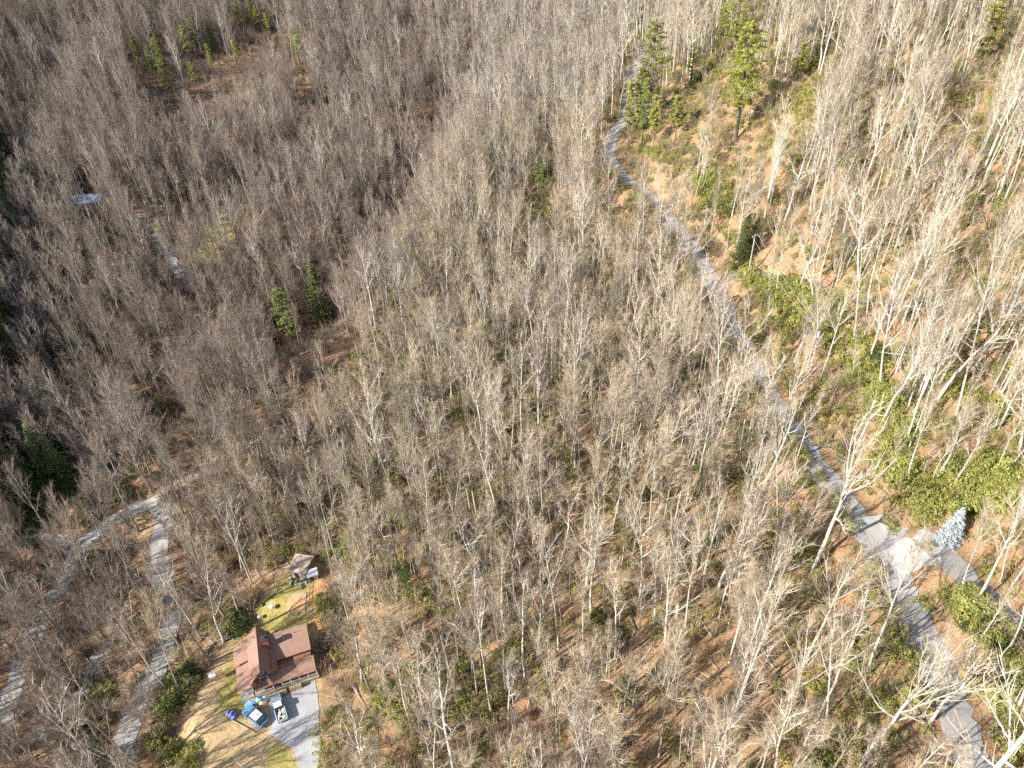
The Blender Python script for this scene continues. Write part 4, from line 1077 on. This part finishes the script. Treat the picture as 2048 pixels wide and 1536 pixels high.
# crumpled tarp over a low pile
def tarp(name, L_, W_, Hh, mat, seed, label, p, rz, cat='tarp', mats=None):
    R = np.random.default_rng(seed); c = MB(); nx2, ny2 = 18, 10; vs = []
    for j in range(ny2):
        for i in range(nx2):
            u, v = i / (nx2 - 1) * 2 - 1, j / (ny2 - 1) * 2 - 1
            hh = Hh * max(0, (1 - abs(u) ** 4)) * max(0, (1 - abs(v) ** 3)) * (1 + .25 * math.sin(u * 9 + v * 3)) + R.normal() * .05
            vs.append((u * L_ / 2 + R.normal() * .04, v * W_ / 2 + R.normal() * .04, max(.04, hh)))
    fs = [(j * nx2 + i, j * nx2 + i + 1, (j + 1) * nx2 + i + 1, (j + 1) * nx2 + i) for j in range(ny2 - 1) for i in range(nx2 - 1)]
    c.add(vs, fs, mat)
    if mats:
        k = c.mi(mats); c.m = [k if (f % 17) % 5 == 3 else m_ for f, m_ in enumerate(c.m)]
    o = c.build(name); o.location = (p[0], p[1], float(height(p[0], p[1])) + .05); o.rotation_euler = (0, 0, rz); tag(o, label, cat); return o
a_, b_ = ground_at(496, 1411), ground_at(534, 1397)
mid_ = (a_ + b_) / 2; ang = math.atan2(b_[1] - a_[1], b_[0] - a_[0])
tarp('blue_tarp', 4.6, 1.3, .75, 'tarp_blue', 3, 'crumpled bright blue tarp over a long low pile in front of the porch', mid_, ang, mats='tarp_white')
p = ground_at(464, 1430); tarp('violet_tarp', 2.4, 1.3, .8, 'tarp_violet', 4, 'small violet-blue tarp bundle left of the blue car', p, math.radians(-35), mats='tarp_white')
R = random.Random(9); c = brush_bush(77, 1.1, 1.3, 26, .03, 'twig_rust'); o = c.build('brush_pile'); o.location = ground_at(482, 1427); tag(o, 'dark brown brush pile between the violet tarp and the blue car', 'brush pile')

# vehicles: local +x forward
def wheels(root, xs, ys, r_=.37, w_=.26):
    for x in xs:
        for y in ys:
            c = MB(); c.tube([(x, y - w_ / 2, r_), (x, y + w_ / 2, r_)], [r_, r_], 16, 'tyre', True); t_ = part('wheel', c, root)
            c = MB(); sgn = 1 if y > 0 else -1; c.tube([(x, y + sgn * (w_ / 2 - .01), r_), (x, y + sgn * (w_ / 2 + .03), r_)], [r_ * .6, r_ * .5], 10, 'galv', True); part('rim', c, t_)
def loft(c, secs, mat):        # sections: x, half width, z bottom, z top, top half width
    vs = []
    for x, hw, z0, z1, tw_ in secs: vs += [(x, -hw, z0), (x, -hw, (z0 + z1) / 2), (x, -tw_, z1), (x, tw_, z1), (x, hw, (z0 + z1) / 2), (x, hw, z0)]
    fs = [(i * 6 + k, i * 6 + (k + 1) % 6, (i + 1) * 6 + (k + 1) % 6, (i + 1) * 6 + k) for i in range(len(secs) - 1) for k in range(6)]
    fs += [tuple(range(5, -1, -1)), tuple((len(secs) - 1) * 6 + k for k in range(6))]
    c.add(vs, fs, mat)
def vehicle(name, rear_px, front_px, label, cat):
    a, b = ground_at(*rear_px), ground_at(*front_px); m_ = (a + b) / 2
    root = empty(name, (m_[0], m_[1], float(height(m_[0], m_[1])) + .09), math.atan2(b[1] - a[1], b[0] - a[0])); tag(root, label, cat); return root
tk = vehicle('pickup_truck', (568, 1446), (553, 1396), 'grey-blue pickup truck with white cab roof and a bed full of junk on the driveway', 'pickup truck')
c = MB(); loft(c, [(2.75, .78, .45, .95, .70), (2.6, .92, .38, 1.05, .84), (1.2, .95, .36, 1.16, .86), (1.15, .95, .36, 1.10, .88), (-.35, .95, .36, 1.08, .88)], 'pickup_paint')
loft(c, [(-.36, .95, .36, .62, .9), (-2.7, .95, .40, .62, .9)], 'pickup_paint')
part('body', c, tk)
c = MB(); loft(c, [(1.2, .86, 1.05, 1.10, .82), (.75, .84, 1.05, 1.76, .70), (-.3, .84, 1.05, 1.78, .72), (-.42, .84, 1.05, 1.1, .8)], 'glass'); cb = part('cab_glass', c, tk)
c = MB(); c.box((.2, 0, 1.81), (1.15, 1.44, .08), 'pickup_roof', 0, .93); part('cab_roof', c, tk)
for s_ in (-1, 1):
    c = MB(); c.box((-1.52, s_ * .9, .92), (2.4, .09, .62), 'pickup_roof'); part('bed_side', c, tk)
    c = MB(); c.box((2.74, s_ * .6, .8), (.06, .28, .18), 'metal_white'); part('headlight', c, tk)
    c = MB(); c.box((.95, s_ * 1.07, 1.2), (.14, .2, .18), 'pickup_paint'); part('mirror', c, tk)
c = MB(); c.box((-2.72, 0, .92), (.08, 1.72, .56), 'pickup_roof'); part('tailgate', c, tk)
c = MB(); c.box((2.8, 0, .55), (.14, 1.8, .2), 'galv'); part('bumper', c, tk)
wheels(tk, (1.85, -1.75), (.84, -.84))
R = random.Random(12); jk = MB()
for _ in range(26):
    jk.box((R.uniform(-2.4, -.6), R.uniform(-.65, .65), R.uniform(.72, 1.15)), (R.uniform(.15, .6), R.uniform(.12, .5), R.uniform(.1, .4)), R.choice(['junk_light', 'junk_dark', 'split_wood', 'metal_white']), R.random() * 3)
o = jk.build('junk_load'); o.matrix_world = tk.matrix_basis.copy(); tag(o, 'jumble of boards and scrap filling the bed of the pickup', 'junk load')
br = vehicle('blue_car', (530, 1450), (497, 1424), 'faded blue car with a patchy pale roof parked on the grass beside the pickup', 'car')
c = MB(); loft(c, [(2.15, .62, .42, .72, .55), (2.0, .84, .34, .84, .74), (.95, .86, .32, .96, .80), (-1.75, .86, .32, 1.0, .78), (-2.1, .78, .38, .90, .66)], 'blue_paint'); part('body', c, br)
c = MB(); loft(c, [(1.0, .80, .92, .97, .74), (.35, .78, .92, 1.42, .60), (-1.2, .78, .92, 1.45, .62), (-1.95, .76, .92, 1.0, .66)], 'glass'); part('window_glass', c, br)
c = MB(); c.box((-.42, 0, 1.47), (1.6, 1.24, .07), 'tarp_white', 0, .95); part('car_roof', c, br)
for s_ in (-1, 1):
    c = MB(); c.box((2.08, s_ * .58, .68), (.1, .3, .14), 'metal_white'); part('headlight', c, br)
    c = MB(); c.box((.8, s_ * .93, 1.0), (.14, .18, .12), 'blue_paint'); part('mirror', c, br)
wheels(br, (1.35, -1.3), (.76, -.76), .32, .22); br.scale = (1.2, 1.25, 1.2)

# ------------------------------------------------------------------ yard things
def log(name, a_px, b_px, r_, mat, label, cat='log'):
    a, b = ground_at(*a_px), ground_at(*b_px); m_ = (a + b) / 2
    pts = [a + (b - a) * k / 6 for k in range(7)]; pts = [np.array([p[0], p[1], float(height(p[0], p[1])) + r_ + .03]) for p in pts]
    c = MB(); c.tube([p - m_ for p in pts], [r_ * (1 - .08 * k) for k in range(7)], 7, mat, True); o = c.build(name); o.location = m_; tag(o, label, cat); return o
log('fallen_log', (452, 1434), (512, 1466), .13, 'bark_grey', 'long pale log lying in front of the blue car and violet tarp')
log('fallen_log', (560, 1178), (505, 1228), .14, 'bark_grey', 'thin log lying across the lawn below the shed')
log('fallen_log', (1838, 1048), (1880, 1056), .16, 'bark_dark', 'two dark logs end to end behind the concrete apron')
log('fallen_log', (610, 1470), (622, 1536), .10, 'bark_grey', 'short grey log at the right edge of the driveway') if False else None
# white box on a stand (at the left of the lawn)
p = ground_at(431, 1362); e = empty('birdhouse', p, .3); tag(e, 'white box birdhouse on a post at the left edge of the lawn', 'birdhouse')
c = MB(); c.box((0, 0, .75), (.14, .14, 1.7), 'old_wood'); part('post', c, e)
c = MB(); c.box((0, 0, 1.85), (.9, .75, .6), 'metal_white'); part('box', c, e)
c = MB(); c.slab([(-.6, -.5, 2.2), (.6, -.5, 2.2), (.6, 0, 2.5), (-.6, 0, 2.5)], .05, 'metal_white'); c.slab([(-.6, .5, 2.2), (.6, .5, 2.2), (.6, .01, 2.5), (-.6, .01, 2.5)], .05, 'metal_white'); part('roof', c, e)
# clothes-line frame
p = ground_at(449, 1392); e = empty('swing_frame', p, .9); tag(e, 'thin dark metal frame standing on the lawn left of the cabin', 'frame')
for x in (-1.3, 1.3): c = MB(); c.tube([(x, 0, -.2), (x, 0, 2.2)], [.05, .05], 6, 'pot_dark', True); part('post', c, e)
c = MB(); c.tube([(-1.35, 0, 2.2), (1.35, 0, 2.2)], [.05, .05], 6, 'pot_dark', True); part('crossbar', c, e)
# garden pots / grill
def pot(px, py, r_, h_, mat, name, label, cat):
    c = MB(); c.tube([(0, 0, 0), (0, 0, .1), (0, 0, h_ * .8), (0, 0, h_)], [r_ * .7, r_ * .8, r_, r_ * .85], 10, mat, True); c.tube([(0, 0, h_), (0, 0, h_ + .12)], [r_ * .6, r_ * .4], 8, 'pot_dark', True)
    o = c.build(name); o.location = ground_at(px, py); tag(o, label, cat)
def stand(px, py, mat, name, label, cat, s=1.0):
    e = empty(name, ground_at(px, py), .5); e.scale = (s, s, s); tag(e, label, cat)
    for a in (0, 2.1, 4.2): c = MB(); c.tube([(.35 * math.cos(a), .35 * math.sin(a), -.05), (.2 * math.cos(a), .2 * math.sin(a), .7)], [.03, .03], 5, 'pot_dark', True); part('leg', c, e)
    c = MB(); c.tube([(0, 0, .55), (0, 0, .7), (0, 0, .95), (0, 0, 1.05)], [.25, .42, .40, .15], 12, mat, True); part('bowl', c, e)
stand(545, 1219, 'pot_pale', 'kettle_grill', 'pale round kettle grill with a dark shadow in the middle of the lawn', 'grill', 1.25)
stand(521, 1238, 'galv', 'bird_bath', 'blue-grey bird bath below the grill on the lawn', 'bird bath')
pot(498, 1241, .55, .35, 'galv', 'stone_ring', 'low grey ring near the left edge of the lawn', 'ring')
pot(525, 1212, .35, .5, 'pot_dark', 'plant_pot', 'dark pot left of the pale grill on the lawn', 'pot')
# vegetable bed with timber border
qd = [ground_at(*p) for p in ((580, 1190), (613, 1186), (610, 1224), (570, 1226))]; m_ = sum(qd) / 4
e = empty('garden_bed', m_); tag(e, 'bare rectangular vegetable bed edged with timber below the shed', 'garden bed')
c = MB(); n_ = 9; vs = []
for j in range(n_):
    for i in range(n_):
        u, v = i / (n_ - 1), j / (n_ - 1); p = (qd[0] * (1 - u) + qd[1] * u) * (1 - v) + (qd[3] * (1 - u) + qd[2] * u) * v
        vs.append((p[0] - m_[0], p[1] - m_[1], float(height(p[0], p[1])) - m_[2] + .08))
c.add(vs, [(j * n_ + i, j * n_ + i + 1, (j + 1) * n_ + i + 1, (j + 1) * n_ + i) for j in range(n_ - 1) for i in range(n_ - 1)], 'bed_soil'); part('soil', c, e)
for i in range(4):
    a, b = qd[i] - m_, qd[(i + 1) % 4] - m_; c = MB(); c.tube([a + [0, 0, .1], (a + b) / 2 + [0, 0, .1], b + [0, 0, .1]], [.12, .12, .12], 5, 'old_wood', True); part('border', c, e)
# added posts and rails standing in for the dark ditch
a, b = ground_at(622, 1166), ground_at(618, 1250); e = empty('ditch_stand_in', a); tag(e, 'low dark rails in place of a ditch right of the vegetable bed', 'ditch stand-in')
for k in range(8):
    p = a + (b - a) * k / 7; p[2] = float(height(p[0], p[1])); c = MB(); q = p - a; c.tube([q - [0, 0, .3], q + [0, 0, .55]], [.07, .06], 6, 'bark_dark', True); part('post', c, e)
    if k < 7:
        p2 = a + (b - a) * (k + 1) / 7; p2[2] = float(height(p2[0], p2[1]))
        c = MB()
        for zz in (.4,): c.tube([q + [0, 0, zz], p2 - a + [0, 0, zz]], [.05, .05], 5, 'bark_dark', True)
        part('rail', c, e)
# sheds
sr = HROT + .12
e = empty('shed', shed_p, math.radians(-14)); e.scale = (.86, .86, .9); tag(e, 'old shed with a rusty corrugated roof at the top of the cabin clearing', 'shed')
c = MB(); c.box((0, .3, 1.05), (3.8, 3.6, 2.3), 'old_wood'); part('wall', c, e)
c = MB(); c.slab([(-2.4, 2.9, 3.0), (2.3, 2.9, 3.0), (2.3, -1.7, 2.3), (-2.4, -1.7, 2.3)], .1, 'rusty_tin'); c.slab([(-2.4, 3.4, 2.8), (2.3, 3.4, 2.8), (2.3, 2.93, 3.06), (-2.4, 2.93, 3.06)], .08, 'metal_white'); part('roof', c, e)
c = MB(); c.box((-.4, -1.55, .95), (1.0, .1, 1.9), 'soot_cap'); part('door', c, e)
R = random.Random(31); c = MB()
for _ in range(22): c.box((R.uniform(-2.3, 2.0), R.uniform(-3.6, -1.9), R.uniform(.1, .6)), (R.uniform(.2, .9), R.uniform(.2, .6), R.uniform(.15, .7)), R.choice(['metal_white', 'old_wood', 'junk_dark', 'galv', 'split_wood']), R.random() * 3)
o = c.build('scrap_heap'); o.location = shed_p; o.rotation_euler = (0, 0, math.radians(-14)); tag(o, 'heap of white and rusty scrap in front of the old shed', 'scrap heap')
p = ground_at(627, 1156); e = empty('hutch', p, math.radians(18)); tag(e, 'small hutch with a pale grey slab roof right below the rusty shed', 'hutch')
c = MB(); c.box((0, 0, .75), (2.0, 1.5, 1.6), 'split_wood'); part('wall', c, e)
c = MB(); c.slab([(-1.2, 1.0, 1.9), (1.2, 1.0, 1.9), (1.2, -.9, 1.6), (-1.2, -.9, 1.6)], .08, 'metal_white'); part('roof', c, e)
c = MB(); c.box((-.3, -.79, .7), (.8, .06, 1.1), 'soot_cap'); part('door', c, e)

# far house with the blue metal roof
e = empty('valley_house', far_p, math.radians(4)); tag(e, 'small valley house with a blue and white metal roof among dark trees at left', 'house')
c = MB(); c.box((0, 0, 1.4), (11.6, 6.4, 3.2), 'old_wood'); c.add([(-5.8, -3.2, 3.0), (-5.8, 3.2, 3.0), (-5.8, 0, 4.6), (5.8, -3.2, 3.0), (5.8, 3.2, 3.0), (5.8, 0, 4.6)], [(0, 2, 1), (3, 4, 5)], 'old_wood'); part('wall', c, e)
c = MB(); c.slab([(-6.4, 0, 4.8), (6.4, 0, 4.8), (6.4, -3.9, 2.9), (-6.4, -3.9, 2.9)], .1, 'metal_blue'); part('roof', c, e, 'front slope')
c = MB(); c.slab([(-6.4, .01, 4.8), (6.4, .01, 4.8), (6.4, 3.9, 2.9), (-6.4, 3.9, 2.9)], .1, 'metal_blue'); part('roof', c, e, 'rear slope')
for wx in (-3.5, -.5, 3.2):
    c = MB(); c.box((wx, -3.24, 1.7), (1.2, .08, 1.2), 'white_trim'); fo = part('window', c, e); c = MB(); c.box((wx, -3.3, 1.7), (1.0, .04, 1.0), 'glass'); part('pane', c, fo)
c = MB(); c.box((-3.4, -5.0, .6), (5.0, 2.4, .15), 'deck')
for x in (-5.7, -3.4, -1.1): c.box((x, -6.1, .7), (.12, .12, 1.6), 'white_trim')
c.box((-3.4, -6.1, 1.5), (4.8, .08, .1), 'white_trim'); part('deck', c, e)

# ------------------------------------------------------------------ utility poles and wires
def pole(base_px, h_, label, can=True):
    p = ground_at(*base_px); e = empty('utility_pole', p, .6); tag(e, label, 'utility pole')
    c = MB(); c.tube([(0, 0, -1), (0, 0, h_ * .5), (0, 0, h_)], [.17, .15, .12], 8, 'pole_wood', True); part('post', c, e)
    c = MB(); c.box((0, 0, h_ - .5), (1.8, .12, .14), 'pole_wood'); part('crossarm', c, e)
    for x in (-.8, 0, .8): c = MB(); c.tube([(x, 0, h_ - .42), (x, 0, h_ - .18)], [.06, .05], 6, 'metal_white', True); part('insulator', c, e)
    if can: c = MB(); c.tube([(0, -.5, h_ - 2.4), (0, -.5, h_ - 2.3), (0, -.5, h_ - 1.1), (0, -.5, h_ - 1.0)], [.3, .37, .37, .2], 12, 'metal_white', True); part('transformer', c, e)
    return p + [0, 0, h_ - .2]
def wire(A_, B_, label, sag=1.2):
    m_ = (A_ + B_) / 2; pts = [A_ + (B_ - A_) * t - np.array([0, 0, sag * 4 * t * (1 - t)]) - m_ for t in np.linspace(0, 1, 17)]
    c = MB(); c.tube(pts, [.018] * 17, 4, 'wire'); o = c.build('power_line'); o.location = m_; tag(o, label, 'wire', 'power lines strung between the poles')
t1 = pole((1613, 740), 11.0, 'leaning grey utility pole with a white transformer in the rhododendrons at right')
t2 = pole((1497, 545), 10.5, 'thin utility pole by the gravel track entrance beside the main road', False)
for dx in (-.8, .8): wire(t1 + [dx, 0, 0], t2 + [dx, 0, 0], ('upper' if dx < 0 else 'lower') + ' wire running uphill left from the pole with the white transformer')
t3 = pole((186, 1532), 10.0, 'utility pole in the bushes left of the lower road at the bottom edge')
end = ground_at(420, 1640) + [0, 0, 10.0]
for dx in (-.8, .8): wire(t3 + [dx, 0, 0], end + [dx, 0, 0], ('upper' if dx > 0 else 'lower') + ' of two thin wires crossing the lower road at the bottom edge')

c = brush_bush(78, 3.4, 2.2, 70, .03, 'twig_plum', 12); o = c.build('bare_shrub'); o.location = ground_at(650, 1298); tag(o, 'dense dark leafless shrub against the right end of the cabin', 'bush')
